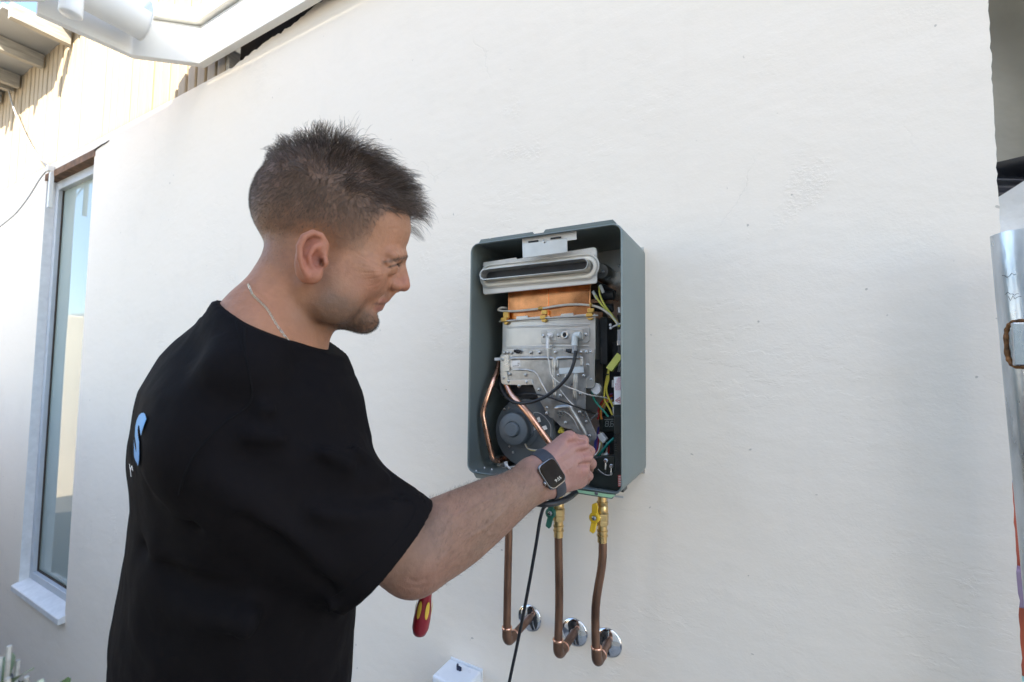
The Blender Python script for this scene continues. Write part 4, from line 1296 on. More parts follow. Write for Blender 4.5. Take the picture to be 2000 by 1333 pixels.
def surface_nets(fn, lo, hi, h, margin=1.6):
    lo = np.asarray(lo, np.float32); hi = np.asarray(hi, np.float32)
    B = 8
    nb = np.maximum(np.ceil((hi - lo) / (h * B)).astype(int), 1)
    n = nb * B + 1
    # coarse pass at block centres
    g = [lo[i] + (np.arange(nb[i]) + .5) * h * B for i in range(3)]
    cc = np.stack(np.meshgrid(*g, indexing='ij'), -1).reshape(-1, 3).astype(np.float32)
    dc = fn(cc)
    act = np.abs(dc) < h * B * 0.87 * margin
    F = np.empty(tuple(n), np.float32)
    sgn = dc.reshape(nb)
    F[:] = 1.0
    F[:-1, :-1, :-1] = np.repeat(np.repeat(np.repeat(sgn, B, 0), B, 1), B, 2)
    ids = np.nonzero(act)[0]
    bi = np.stack(np.unravel_index(ids, nb), 1)
    off = np.stack(np.meshgrid(*[np.arange(B + 1)] * 3, indexing='ij'), -1).reshape(-1, 3)
    CH = 400
    for s in range(0, len(bi), CH):
        I = (bi[s:s + CH, None, :] * B + off[None]).reshape(-1, 3)
        F[I[:, 0], I[:, 1], I[:, 2]] = fn((lo + I * h).astype(np.float32))
    S = F < 0
    cnt = np.zeros(tuple(n - 1), np.int8)
    for dx in (0, 1):
        for dy in (0, 1):
            for dz in (0, 1):
                cnt += S[dx:n[0] - 1 + dx, dy:n[1] - 1 + dy, dz:n[2] - 1 + dz]
    A = np.argwhere((cnt > 0) & (cnt < 8))
    vid = -np.ones(tuple(n - 1), np.int64)
    vid[A[:, 0], A[:, 1], A[:, 2]] = np.arange(len(A))
    cor = np.array([(x, y, z) for x in (0, 1) for y in (0, 1) for z in (0, 1)])
    V = np.stack([F[A[:, 0] + c[0], A[:, 1] + c[1], A[:, 2] + c[2]] for c in cor], 1)
    acc = np.zeros((len(A), 3)); num = np.zeros(len(A))
    for i in range(8):
        for j in range(i + 1, 8):
            if np.abs(cor[i] - cor[j]).sum() != 1: continue
            a, b_ = V[:, i], V[:, j]
            m_ = (a < 0) != (b_ < 0)
            t = np.where(m_, a / np.where(m_, a - b_, 1), 0)
            acc += np.where(m_[:, None], cor[i] + t[:, None] * (cor[j] - cor[i]), 0)
            num += m_
    pos = lo + (A + acc / num[:, None]) * h
    quads = []
    for ax in range(3):
        o = [(1, 2), (2, 0), (0, 1)][ax]
        sl0 = [slice(None)] * 3; sl1 = [slice(None)] * 3
        sl0[ax] = slice(0, -1); sl1[ax] = slice(1, None)
        D = S[tuple(sl0)].astype(np.int8) - S[tuple(sl1)].astype(np.int8)
        E_ = np.argwhere(D != 0)
        ok = (E_[:, o[0]] > 0) & (E_[:, o[1]] > 0) & (E_[:, o[0]] < n[o[0]] - 1) & (E_[:, o[1]] < n[o[1]] - 1)
        E_ = E_[ok]
        dv = D[E_[:, 0], E_[:, 1], E_[:, 2]]
        q = []
        for (du, dw) in ((-1, -1), (0, -1), (0, 0), (-1, 0)):
            c = E_.copy(); c[:, o[0]] += du; c[:, o[1]] += dw
            q.append(vid[c[:, 0], c[:, 1], c[:, 2]])
        q = np.stack(q, 1)
        q[dv < 0] = q[dv < 0][:, ::-1]
        quads.append(q)
    Q = np.concatenate(quads)
    Q = Q[(Q >= 0).all(1)]
    return pos.astype(np.float64), Q


def np_mesh(name, verts, quads):
    me = bpy.data.meshes.new(name)
    me.vertices.add(len(verts)); me.vertices.foreach_set("co", np.asarray(verts, np.float32).ravel())
    k = quads.shape[1]
    me.loops.add(len(quads) * k); me.loops.foreach_set("vertex_index", quads.ravel().astype(np.int32))
    me.polygons.add(len(quads)); me.polygons.foreach_set("loop_start", (np.arange(len(quads)) * k).astype(np.int32))
    me.update(calc_edges=True); me.validate()
    return me


def set_color(me, name, col):
    a = me.color_attributes.new(name, 'FLOAT_COLOR', 'POINT')
    c = np.ones((len(me.vertices), 4), np.float32); c[:, :3] = col
    a.data.foreach_set("color", c.ravel())


def lerp(a, b, t): return a + (b - a) * t


def sstep(x, a, b_):
    t = np.clip((x - a) / (b_ - a), 0, 1)
    return t * t * (3 - 2 * t)


def vnoise(p, scale, seed=0, octv=3):
    """cheap smooth value noise in [-1,1]"""
    out = np.zeros(len(p)); amp = 1.0; tot = 0
    for o_ in range(octv):
        q = np.asarray(p, np.float64) * scale * (2 ** o_) + 17.3 * (seed + o_)
        i = np.floor(q).astype(np.int64); f = q - i; f = f * f * (3 - 2 * f)
        r_ = 0
        for dx in (0, 1):
            for dy in (0, 1):
                for dz in (0, 1):
                    hsh = ((i[:, 0] + dx) * 73856093) ^ ((i[:, 1] + dy) * 19349663) ^ ((i[:, 2] + dz) * 83492791) ^ (seed * 2654435)
                    hsh = (hsh ^ (hsh >> 13)) * 1274126177
                    val = ((hsh & 0xffff) / 32767.5) - 1
                    r_ = r_ + val * (f[:, 0] if dx else 1 - f[:, 0]) * (f[:, 1] if dy else 1 - f[:, 1]) * (f[:, 2] if dz else 1 - f[:, 2])
        out += amp * r_; tot += amp; amp *= .5
    return out / tot


# ---------------------------------------------------------------- frames
ZH = 0.57
HC = at(640, 460, ZH)                       # head centre, mid-sagittal plane


def side_frame(px, turn):
    v = ray(px, 690); v = np.array([v[0], v[1], 0]); v /= np.linalg.norm(v)
    rp = np.array([v[1], -v[0], 0])
    t = R(turn)
    Fd = math.cos(t) * rp + math.sin(t) * v
    Sd = math.sin(t) * rp - math.cos(t) * v
    return Fd, Sd


HF, HS = side_frame(640, -2.5)
HU = np.array([0, 0, 1.0])
HM = np.stack([HF, HU, HS], 0)              # rows: forward, up, side(to viewer)
HPX = ZH / FPX                              # metres per photo pixel at the head


def hd(px, py, c=0.0):
    """head frame coordinates of the photo point lying c metres to the viewer's side of the midline"""
    d = ray(px, py)
    t = (c - (CAM - HC) @ HS) / (d @ HS)
    X = CAM + d * t - HC
    return np.array([X @ HF, X @ HU, c])


def u(px): return px * HPX


def rot_c(deg):
    """rotation about side axis for an ellipsoid: first axis tilts up by deg"""
    a = R(deg)
    return np.array([[math.cos(a), -math.sin(a), 0], [math.sin(a), math.cos(a), 0], [0, 0, 1]])


def head_sdf(p):
    """p in head frame"""
    q = p.copy(); q[:, 2] = np.abs(q[:, 2])
    d = ell(q, hd(648, 406), (u(134), u(115), .0720), rot_c(-6))
    d = smin(d, ell(q, hd(708, 442), (u(94), u(84), .0645)), .018)
    d = smin(d, ell(q, hd(586, 420), (u(74), u(76), .057)), .02)
    # face wedge
    d = smin(d, ell(q, hd(696, 525), (u(70), u(110), .0555), rot_c(-22)), .016)
    # cheekbone, smiling cheek
    d = smin(d, ell(q, hd(722, 531, .044), (u(28), u(19), .0165), rot_c(-20)), .013)
    d = smin(d, ell(q, hd(717, 556, .031), (u(26), u(22), .0165), rot_c(30)), .015)
    # jaw
    d = smin(d, rc(q, hd(707, 622, .012), hd(630, 592, .046), u(24), u(24)), .015)
    d = smin(d, ell(q, hd(656, 572, .047), (u(46), u(56), .016), rot_c(-18)), .016)
    d = smin(d, ell(q, hd(711, 622, 0), (u(28), u(25), .023)), .012)
    d = smin(d, ell(q, hd(648, 612, 0), (u(46), u(28), .032)), .016)
    # brow ridge, temple hollow
    d = smin(d, rc(q, hd(784, 500, .006), hd(766, 500, .040), u(12), u(11)), .010)
    d = smax(d, -ell(q, hd(745, 478, .074), (u(30), u(28), .010)), .014)
    # eye sockets
    d = smax(d, -ell(q, hd(779, 524, .032), (u(14), u(12), .017)), .007)
    # eyeball under lids
    d = smin(d, ell(q, hd(760, 523, .0300), (u(16.5), u(15), .0135)), .004)
    d = smin(d, rc(q, hd(778, 507.5, .019), hd(756, 513.0, .0440), u(4.8), u(4.5)), .005)
    d = smin(d, rc(q, hd(776, 526.5, .020), hd(753, 530.5, .0425), u(4.2), u(4.5)), .006)
    d = smax(d, -rc(q, hd(785, 515.0, .019), hd(760, 522.5, .0430), u(2.1), u(1.0)), .0012)
    # muzzle and lips
    d = smin(d, ell(q, hd(728, 583, 0), (u(27), u(30), .0250), rot_c(-26)), .010)
    d = smin(d, rc(q, hd(747, 584, 0), hd(737, 590, .0215), u(8.0), u(4.0)), .005)
    d = smin(d, rc(q, hd(738.5, 603, 0), hd(731, 598, .0205), u(8.0), u(4.5)), .004)
    d = smax(d, -rc(q, hd(757, 593.5, 0), hd(735, 594.5, .0205), u(2.6), u(.9)), .0018)
    d = smax(d, -ell(q, hd(743, 616, 0), (u(7), u(6), .020)), .006)
    # nose
    d = smin(d, rc(q, hd(783, 516, 0), hd(788.5, 545, 0), u(9.0), u(11.0)), .007)
    d = smin(d, ell(q, hd(788.5, 557.5, 0), (u(13), u(13), .0095)), .005)
    d = smin(d, ell(q, hd(773, 558.5, .0095), (u(13.5), u(10), .0072), rot_c(-8)), .0065)
    d = smin(d, rc(q, hd(777, 528, .004), hd(761, 552, .012), u(9), u(9)), .008)
    d = smin(d, rc(q, hd(772, 566, 0), hd(756, 580, 0), u(6), u(8)), .006)
    d = smax(d, -ell(q, hd(780, 570, .0065), (u(7), u(4.0), .0035), rot_c(-8)), .002)
    # neck
    d = smin(d, rc(q, hd(586, 535, 0), hd(512, 700, 0), .0440, .0520), .024)
    d = smin(d, rc(q, hd(577, 505, .017), hd(504, 640, .029), .0230, .035), .022)
    d = smin(d, rc(q, hd(598, 560, .052), hd(576, 690, .020), .0100, .0095), .012)
    d = smin(d, rc(q, hd(622, 640, 0), hd(584, 700, 0), .010, .010), .014)
    # trapezius, chest root (under the shirt)
    d = smin(d, rc(q, hd(505, 620, .03), hd(480, 735, .09), .032, .034), .025)
    d = smin(d, rc(q, hd(520, 700, 0), hd(505, 780, 0), .065, .08), .03)
    # ear (both sides via |c|)
    e0 = .0795
    E = ell(q, hd(608, 502, .0790), (u(24), u(46), .0075), rot_c(-12))
    E = smin(E, ell(q, hd(611, 536, .0800), (u(15), u(17), .0068)), .005)
    hel = [hd(634, 497, .0755), hd(636, 478, .0800), hd(627, 461, .0840), hd(611, 455, .0875), hd(594, 463, .0900), hd(585, 482, .0910), hd(585, 504, .0900), hd(591, 524, .0875), hd(600, 540, .0850)]
    E = smin(E, chain(q, hel, [u(4.5), u(5.2), u(5.4), u(5.5), u(5.6), u(5.4), u(5.0), u(4.6), u(4.5)]), .0035)
    E = smax(E, -ell(q, hd(618, 507, .0895), (u(15), u(20), .0095), rot_c(-15)), .003)         # concha
    E = smax(E, -chain(q, [hd(626, 474, .0905), hd(610, 466, .0935), hd(598, 478, .0950), hd(596, 498, .0945)], [u(5), u(4.6), u(4.2), u(3)]), .003)
    anti = [hd(626, 478, .0830), hd(612, 484, .0865), hd(604, 500, .0865), hd(607, 520, .0855), hd(617, 530, .083)]
    E = smin(E, chain(q, anti, [u(3.5), u(4.2), u(4.4), u(4.2), u(4)]), .0035)
    E = smin(E, ell(q, hd(634, 513, .0790), (u(6.5), u(9), .0055)), .003)                      # tragus
    E = smax(E, -ell(q, hd(627, 514, .0830), (u(4), u(6.5), .006)), .002)                        # canal
    d = smin(d, E, .0045)
    return d


def project(P):
    d = np.asarray(P) - CAM
    z = d @ BZ
    return 1000 + FPX * (d @ BX) / z, 666.5 - FPX * (d @ BY) / z


def to_head(P): return ((np.asarray(P) - HC) @ HM.T).astype(np.float32)
def from_head(q): return np.asarray(q) @ HM + HC


# ---------------------------------------------------------------- right arm and hand (world frame)
def arm_pts():
    A = {}
    A['sh'] = at(452, 870, .455)
    A['el'] = at(806, 1092, .585)
    A['f1'] = at(885, 1043, .640)
    A['f2'] = at(965, 991, .695)
    A['wr'] = at(1050, 934, .755)
    return A


AP = arm_pts()
HAND = dict(im=(1112, 857, .797), mm=(1134, 870, .800), rm=(1143, 894, .801), lm=(1137, 919, .796))


def arm_sdf(p):
    d = rc(p, AP['sh'], AP['el'], .054, .0410)
    fa = np.array(spline([AP['el'], AP['f1'], AP['f2'], AP['wr']], 5)); t_ = np.linspace(0, 1, len(fa))
    fr__ = np.interp(t_, [0, .18, .38, .62, .85, 1], [.0405, .0445, .0450, .0395, .0322, .0300])
    d = smin(d, chain(p, list(fa), list(fr__), .012), .02)
    d = smin(d, ell(p, at(814, 1112, .582), (.023, .023, .023)), .022)         # elbow point
    d = smin(d, rc(p, at(860, 1012, .61), at(960, 968, .68), .026, .020), .03) # brachioradialis
    d = smin(d, rc(p, at(1040, 921, .752), at(1064, 907, .765), .0225, .020), .018)
    d = smin(d, rc(p, at(1050, 948, .748), at(1078, 946, .765), .0225, .020), .018)
    # metacarpals
    w0 = at(1060, 922, .768)
    H_ = None
    for nm, b0, r0, r1 in (('im', (1066, 905, .770), .019, .0145), ('mm', (1066, 918, .768), .020, .0145), ('rm', (1066, 932, .768), .020, .0140), ('lm', (1066, 945, .768), .019, .0135)):
        q = rc(p, at(*b0), at(*HAND[nm]), r0, r1)
        H_ = q if H_ is None else smin(H_, q, .010)
    # back of hand fullness, hypothenar, thumb web
    H_ = smin(H_, ell(p, at(1100, 905, .795), (.030, .030, .024)), .012)
    H_ = smin(H_, rc(p, at(1080, 946, .775), at(1130, 936, .808), .020, .017), .012)
    H_ = smin(H_, rc(p, at(1066, 898, .785), at(1104, 862, .822), .018, .015), .012)
    # knuckle heads
    for nm, r_ in (('im', .0118), ('mm', .0122), ('rm', .0115), ('lm', .0105)):
        x, y, z = HAND[nm]
        H_ = smin(H_, ell(p, at(x + 1, y, z - .0045), (r_, r_, r_)), .0045)
    # tendons
    for nm in ('im', 'mm', 'rm', 'lm'):
        x, y, z = HAND[nm]
        H_ = smin(H_, rc(p, at(1072, 915 + (y - 880) * .35, .7505), at(x - 4, y + 1, z - .0130), .0035, .0032), .006)
    d = smin(d, H_, .014)
    # fingers: proximal, middle, distal, curled in towards the works
    FG = (('im', (1139, 861, .832), (1138, 875, .858), (1126, 882, .862), .0102, .0096, .0085, .0075),
          ('mm', (1151, 882, .834), (1147, 896, .860), (1134, 899, .862), .0106, .0100, .0088, .0077),
          ('rm', (1154, 906, .832), (1150, 917, .856), (1136, 919, .858), .0102, .0096, .0084, .0074),
          ('lm', (1148.5, 930, .823), (1144, 939, .843), (1132, 939, .847), .0090, .0086, .0076, .0068))
    for nm, b, c, t, r0, r1, r2, r3 in FG:
        q = chain(p, [at(*HAND[nm]), at(*b), at(*c), at(*t)], [r0 * 1.12, r1, r2, r3], .003)
        q = smin(q, ell(p, at(b[0], b[1], b[2] - .002), (r1 * 1.06,) * 3), .003)
        d = smin(d, q, .0030)
    for a_, b_ in ((('im'), ('mm')), (('mm'), ('rm')), (('rm'), ('lm'))):
        A_ = np.array(HAND[a_]); B_ = np.array(HAND[b_]); m_ = (A_ + B_) / 2
        d = smax(d, -rc(p, at(m_[0] - 12, m_[1] + 2, m_[2] - .0215), at(m_[0] + 16, m_[1], m_[2] - .0075), .0010, .0026), .008)
    # thumb: leaves the side of the palm near its base and closes on the index finger
    q = chain(p, [at(1072, 900, .800), at(1100, 866, .842), at(1118, 870, .864), at(1132, 882, .876)], [.0165, .0125, .0110, .0085], .004)
    d = smin(d, q, .006)
    return d


# ---------------------------------------------------------------- left arm (behind the body) with its hand
LP = dict(sh=at(560, 800, .745), el=at(585, 1120, .80), wr=at(735, 1090, .765))


def left_arm_sdf(p):
    d = chain(p, [LP['sh'], LP['el'], at(660, 1105, .79), LP['wr']], [.055, .045, .042, .029], .02)
    H_ = None
    heads = [(800, 1062), (805, 1080), (805, 1098), (800, 1114)]
    for i, (x, y) in enumerate(heads):
        q = rc(p, at(748, 1078 + i * 8, .762), at(x - 8, y, .750), .016, .0125)
        H_ = q if H_ is None else smin(H_, q, .008)
    d = smin(d, H_, .012)
    for i, (x, y) in enumerate(heads):
        q = chain(p, [at(x - 8, y, .750), at(x + 14, y + 2, .735), at(x + 18, y + 4, .712), at(x + 4, y + 4, .705)], [.0105, .0098, .0088, .0078], .003)
        d = smin(d, q, .003)
    q = chain(p, [at(755, 1066, .752), at(780, 1052, .735), at(803, 1050, .722), at(818, 1056, .715)], [.016, .0125, .011, .0085], .004)
    return smin(d, q, .005)


# ---------------------------------------------------------------- torso
TF, TS = side_frame(480, 14.0)
#        photo row: y, centre x, depth, half front-back, half side
TROWS = [(640, 525, .575, .055, .060), (700, 505, .575, .080, .100), (760, 500, .575, .100, .140), (850, 502, .580, .112, .165), (960, 500, .590, .116, .168), (1080, 490, .600, .122, .165),
         (1200, 474, .610, .127, .164), (1340, 462, .620, .128, .164), (1500, 456, .630, .128, .162)]
TC = np.array([at(x, y, z) for y, x, z, _, _ in TROWS]); TA = np.array([a for *_, a, _ in TROWS]); TB = np.array([b_ for *_, b_ in TROWS])
_o = np.argsort(TC[:, 2]); TCs, TAs, TBs = TC[_o], TA[_o], TB[_o]


def torso_sdf(p, grow=0.0, fold=False):
    z = p[:, 2]
    cx = np.interp(z, TCs[:, 2], TCs[:, 0]); cy = np.interp(z, TCs[:, 2], TCs[:, 1])
    A_ = np.interp(z, TCs[:, 2], TAs) + grow; B_ = np.interp(z, TCs[:, 2], TBs) + grow
    dx = p[:, 0] - cx; dy = p[:, 1] - cy
    f = dx * TF[0] + dy * TF[1]; s = dx * TS[0] + dy * TS[1]
    e = 2.25
    k = (np.abs(f / A_) ** e + np.abs(s / B_) ** e) ** (1 / e)
    d = (k - 1) * np.minimum(A_, B_)
    d = np.where(d > 0, d * .8, d)
    return np.maximum(d, z - (TCs[-1, 2] + .0)).astype(np.float32)


def shirt_trunk(p):
    d = torso_sdf(p, .008)
    nb_ = at(525, 725, .575)
    d = smin(d, rc(p, nb_, at(462, 835, .480), .064, .058), .075)
    d = smin(d, rc(p, nb_, at(560, 820, .680), .062, .058), .05)
    d = smin(d, ell(p, at(474, 845, .575), (.084, .084, .108)), .06)         # rounded upper back
    d = smin(d, ell(p, at(562, 842, .565), (.070, .070, .088)), .05)         # chest
    d = smin(d, rc(p, at(508, 735, .575), at(552, 622, .570), .074, .0630), .022)   # collar rise
    # the cloth lies over the base of the neck below the neckline
    cp_ = (p - COL0.astype(np.float32)) @ COLN.astype(np.float32)
    m_ = (cp_ < .02) & (cp_ > -.20) & (d < .12)
    if m_.any():
        d[m_] = smin(d[m_], np.maximum(head_sdf(to_head(p[m_])) - .0075, cp_[m_]), .012)
    return d


def shirt_sleeve(p):
    s0, s1 = at(440, 872, .458), at(760, 1082, .552)
    return chain(p, [s0, at(520, 925, .480), at(620, 990, .512), s1 + (s1 - at(590, 968, .5)) * .3], [.0620, .0690, .0745, .0810], .02)


def shirt_left(p): return rc(p, LP['sh'], LP['el'] * .75 + LP['sh'] * .25, .072, .070)


HEM0 = at(752, 1090, .549); HEMN = at(790, 1100, .567) - at(590, 968, .500); HEMN /= np.linalg.norm(HEMN)
_hx = at(838, 996, .565) - at(662, 1192, .530); _hx /= np.linalg.norm(_hx)
_hv = ray(750, 1090); _hv = _hv / np.linalg.norm(_hv)
HEMN = HEMN - .75 * _hv * (HEMN @ _hv)
HEMN = HEMN - _hx * (HEMN @ _hx); HEMN /= np.linalg.norm(HEMN)
# collar plane through the back, near side and front of the neckline
_cb, _cn, _cf = from_head(hd(432, 583, 0)), from_head(hd(540, 652, .070)), from_head(hd(628, 676, 0))
COLN = np.cross(_cn - _cb, _cf - _cb); COLN /= np.linalg.norm(COLN)
if COLN[2] < 0: COLN = -COLN
COL0 = _cb
LHEM0 = LP['el'] * .72 + LP['sh'] * .28; LHEMN = LP['el'] - LP['sh']; LHEMN /= np.linalg.norm(LHEMN)


def folds(p):
    """cloth relief: drag lines from the armpit and shoulder, soft noise"""
    d = np.zeros(len(p), np.float32)

    def ridge(pts, r, amp):
        q = chain(p, pts, [r] * len(pts)) + r
        return amp * np.exp(-(np.maximum(q, 0) / r) ** 2)
    FOLD = (
        ([at(640, 760, .46), at(690, 860, .475), at(750, 935, .52)], .010, .007),
        ([at(585, 735, .45), at(660, 820, .455), at(720, 905, .48)], .012, -.007),
        ([at(520, 800, .42), at(600, 790, .43), at(660, 830, .455)], .012, .007),
        ([at(500, 850, .41), at(600, 860, .425), at(690, 905, .47)], .016, .007),
        ([at(480, 905, .40), at(600, 960, .42), at(730, 975, .49), at(790, 952, .53)], .016, -.008),
        ([at(620, 1000, .43), at(720, 1010, .48), at(810, 985, .54)], .014, .007),
        ([at(420, 940, .40), at(560, 1050, .42), at(640, 1110, .45)], .018, .007),
        ([at(480, 1010, .41), at(600, 1110, .44), at(680, 1150, .49)], .012, -.006),
        ([at(300, 950, .50), at(340, 1000, .46), at(420, 1060, .44)], .014, .008),
        ([at(310, 1060, .48), at(350, 1120, .45), at(470, 1180, .43)], .016, -.008),
        ([at(320, 1130, .48), at(380, 1190, .45), at(500, 1220, .43)], .020, .009),
        ([at(290, 880, .48), at(340, 940, .45), at(400, 1010, .43)], .013, -.009),
        ([at(300, 1200, .48), at(330, 1280, .46), at(345, 1400, .47)], .018, .009),
        ([at(470, 1180, .43), at(480, 1260, .43), at(470, 1400, .44)], .018, .010),
        ([at(540, 1200, .44), at(550, 1290, .44), at(545, 1400, .45)], .014, -.009),
        ([at(640, 1200, .46), at(640, 1290, .48), at(630, 1400, .48)], .014, .009),
        ([at(590, 1210, .45), at(600, 1300, .46), at(600, 1400, .47)], .012, -.008),
        ([at(460, 640, .52), at(470, 720, .47), at(490, 780, .43)], .006, -.003),
    )
    for pts, r, a in FOLD: d += ridge(pts, r * .8, a * 1.25).astype(np.float32)
    return d


def seam(p):
    """armhole seam: a narrow groove"""
    pts = [at(470, 640, .53), at(462, 690, .48), at(493, 783, .415), at(440, 825, .39), at(383, 885, .39), at(352, 950, .41), at(350, 990, .42)]
    q = chain(p, pts, [.0] * len(pts))
    return .0022 * np.exp(-(q / .0022) ** 2)


def neck_only(p):
    q = to_head(p); q[:, 2] = np.abs(q[:, 2])
    d = rc(q, hd(586, 535, 0), hd(512, 700, 0), .0440, .0520)
    d = smin(d, rc(q, hd(577, 505, .017), hd(504, 640, .029), .0230, .035), .022)
    d = smin(d, rc(q, hd(598, 560, .052), hd(576, 690, .020), .0100, .0095), .012)
    return smin(d, rc(q, hd(622, 640, 0), hd(584, 700, 0), .010, .010), .014)


def shirt_sdf(p):
    p = np.asarray(p, np.float32)
    dt = shirt_trunk(p); ds = shirt_sleeve(p); dl = shirt_left(p)
    nearm = np.minimum(np.minimum(dt, ds), dl) < .06
    if nearm.any():
        pp_ = p[nearm]
        f = folds(pp_)
        f = (f + (.0030 * vnoise(pp_, 14.0, 3, 2) + .0016 * vnoise(pp_ * [1, 1, .5], 38.0, 5, 2))).astype(np.float32)
        dt[nearm] -= f; ds[nearm] -= f; dl[nearm] -= f
    hem = (p - HEM0.astype(np.float32)) @ HEMN.astype(np.float32)
    ds = ds + .0011 * np.exp(-((hem + .0235) / .0015) ** 2)
    ds = np.maximum(ds, -np.maximum(ds + .0085, -(hem + .05)))
    ds = smax(ds, hem, .002)
    lh = (p - LHEM0.astype(np.float32)) @ LHEMN.astype(np.float32)
    dl = smax(dl, lh, .003)
    d = smin(smin(dt, ds, .018), dl, .02)
    cp_ = None
    # neckline
    cp_ = (p - COL0.astype(np.float32)) @ COLN.astype(np.float32)
    nearn = (cp_ > -.03) & (cp_ < .09) & (d < .09)
    col = np.full(len(p), .1, np.float32)
    if nearn.any():
        ng = neck_only(p[nearn])
        col[nearn] = ng
        # ribbed collar band stands a little proud
        band = np.maximum(np.abs(cp_[nearn] + .0075) - .0075, ng - .0125)
        groove = .0014 * np.exp(-((cp_[nearn] + .0165) / .0016) ** 2)
        dn = smin(d[nearn] + groove, band, .004)
        dn = smax(dn, cp_[nearn], .002)
        dn = np.maximum(dn, -np.maximum(ng - .0035, -(cp_[nearn] + .022)))
        d[nearn] = dn
    d = np.where(cp_ > .02, np.maximum(d, cp_), d)
    return d


# ---------------------------------------------------------------- build the meshes
person = empty("person", (float(TC[-1][0]), float(TC[-1][1]), 0.0), "person in a black t-shirt leaning in to work on the open heater", "person")

# head, neck and shoulders under the shirt
hp_lo = np.array([hd(452, 230, 0)[0], hd(640, 760, 0)[1], -.13]); hp_hi = np.array([hd(812, 600, 0)[0], hd(640, 262, 0)[1], .13])
hv, hq = surface_nets(head_sdf, hp_lo, hp_hi, .00130, margin=2.4)
# close the cut below: fine, it lies inside the shirt
# photo coordinates of every head vertex (far side mirrored), for creases and skin tones
mir = hv.copy(); mir[:, 2] = np.abs(mir[:, 2])
PX, PY = project(from_head(mir))
PC = mir[:, 2]
PA, PB = PX, PY


def pl_dist(pts, x=None, y=None):
    x = PX if x is None else x; y = PY if y is None else y
    best = np.full(len(x), 1e9); bt = np.zeros(len(x))
    n = len(pts) - 1
    for i in range(n):
        (x0, y0), (x1, y1) = pts[i], pts[i + 1]
        dx, dy = x1 - x0, y1 - y0
        t = np.clip(((x - x0) * dx + (y - y0) * dy) / (dx * dx + dy * dy + 1e-9), 0, 1)
        dd = np.hypot(x - x0 - t * dx, y - y0 - t * dy)
        m_ = dd < best
        best = np.where(m_, dd, best); bt = np.where(m_, (i + t) / n, bt)
    return best, bt


def vert_normals(v, q):
    n_ = np.cross(v[q[:, 2]] - v[q[:, 0]], v[q[:, 3]] - v[q[:, 1]])
    out = np.zeros_like(v)
    for k in range(4): np.add.at(out, q[:, k], n_)
    return out / (np.linalg.norm(out, axis=1, keepdims=True) + 1e-12)


HN = vert_normals(hv, hq)
front = PC > .012
CREASE = (  # crow's feet, under-eye, smile lines, cheek creases, forehead, neck
    ([(758, 522), (742, 520), (722, 511), (700, 497), (692, 492)], 2.0, .0011), ([(752, 525), (735, 520), (715, 511), (696, 503)], 1.7, .0009),
    ([(750, 527), (732, 526), (712, 520), (697, 516)], 1.7, .0009), ([(752, 531), (732, 533), (714, 533), (700, 532)], 1.8, .0010),
    ([(752, 538), (736, 543), (722, 545), (707, 547)], 1.7, .0009), ([(752, 546), (740, 553), (728, 558), (716, 560)], 1.6, .0008),
    ([(750, 554), (741, 561), (730, 567)], 1.5, .0007), ([(782, 525), (770, 531), (757, 532)], 1.8, .0008),
    ([(768, 548), (764, 557), (763, 566), (766, 571)], 2.0, .0016),
    ([(763, 562), (753, 573), (743, 583), (735, 594), (730, 606)], 3.0, .0020), ([(729, 592), (724, 602), (722, 612)], 2.4, .0010),
    ([(803, 450), (780, 446), (755, 447)], 2.2, .0005), ([(801, 470), (780, 466), (760, 467)], 2.2, .0005), ([(796, 488), (780, 485), (765, 487)], 2.0, .0004),
    ([(497, 572), (515, 583), (530, 597), (536, 612)], 3.0, .0010), ([(560, 640), (580, 650), (600, 655)], 3.0, .0007), ([(626, 645), (610, 660), (598, 672)], 4.0, .0003),
)
disp = np.zeros(len(hv))
for pts, wd, dp in CREASE:
    dd, tt = pl_dist(pts)
    endf = np.minimum(1, np.minimum(tt, 1 - tt) * 6 + .15)
    dp *= .50; wd *= .80
    disp -= dp * np.exp(-(dd / wd) ** 2) * endf
    disp += .30 * dp * np.exp(-((dd - wd * 2.0) / wd) ** 2) * endf
disp = np.where(front, disp, 0) + np.where(PC > .0, .00018 * vnoise(hv, 260, 9, 2), 0)
hv = hv + HN * disp[:, None]
hw = from_head(hv)

HAIR = [(802, 424), (778, 416), (752, 414), (737, 430), (729, 452), (716, 474), (700, 492), (672, 494), (650, 486), (640, 462), (622, 446), (596, 446), (576, 466), (570, 505), (572, 535), (545, 540), (508, 520), (440, 480), (440, 200), (800, 200), (830, 424)]


def in_poly(x, y, poly):
    ins = np.zeros(len(x), bool)
    n = len(poly)
    for i in range(n):
        (x0, y0), (x1, y1) = poly[i], poly[(i + 1) % n]
        c = ((y0 > y) != (y1 > y)) & (x < (x1 - x0) * (y - y0) / (y1 - y0 + 1e-9) + x0)
        ins ^= c
    return ins


def pdist(x, y, poly):
    best = np.full(len(x), 1e9)
    n = len(poly)
    for i in range(n):
        (x0, y0), (x1, y1) = poly[i], poly[(i + 1) % n]
        dx, dy = x1 - x0, y1 - y0
        t = np.clip(((x - x0) * dx + (y - y0) * dy) / (dx * dx + dy * dy + 1e-9), 0, 1)
        best = np.minimum(best, np.hypot(x - x0 - t * dx, y - y0 - t * dy))
    return best


def gauss(cx, cy, sx, sy, x=None, y=None):
    x = PA if x is None else x; y = PB if y is None else y
    return np.exp(-((x - cx) / sx) ** 2 - ((y - cy) / sy) ** 2)


SK = np.array([0.345, 0.166, 0.092])
colr = np.tile(SK, (len(hv), 1))


def blend(c, m_):
    global colr
    colr = colr * (1 - m_[:, None]) + np.array(c) * m_[:, None]


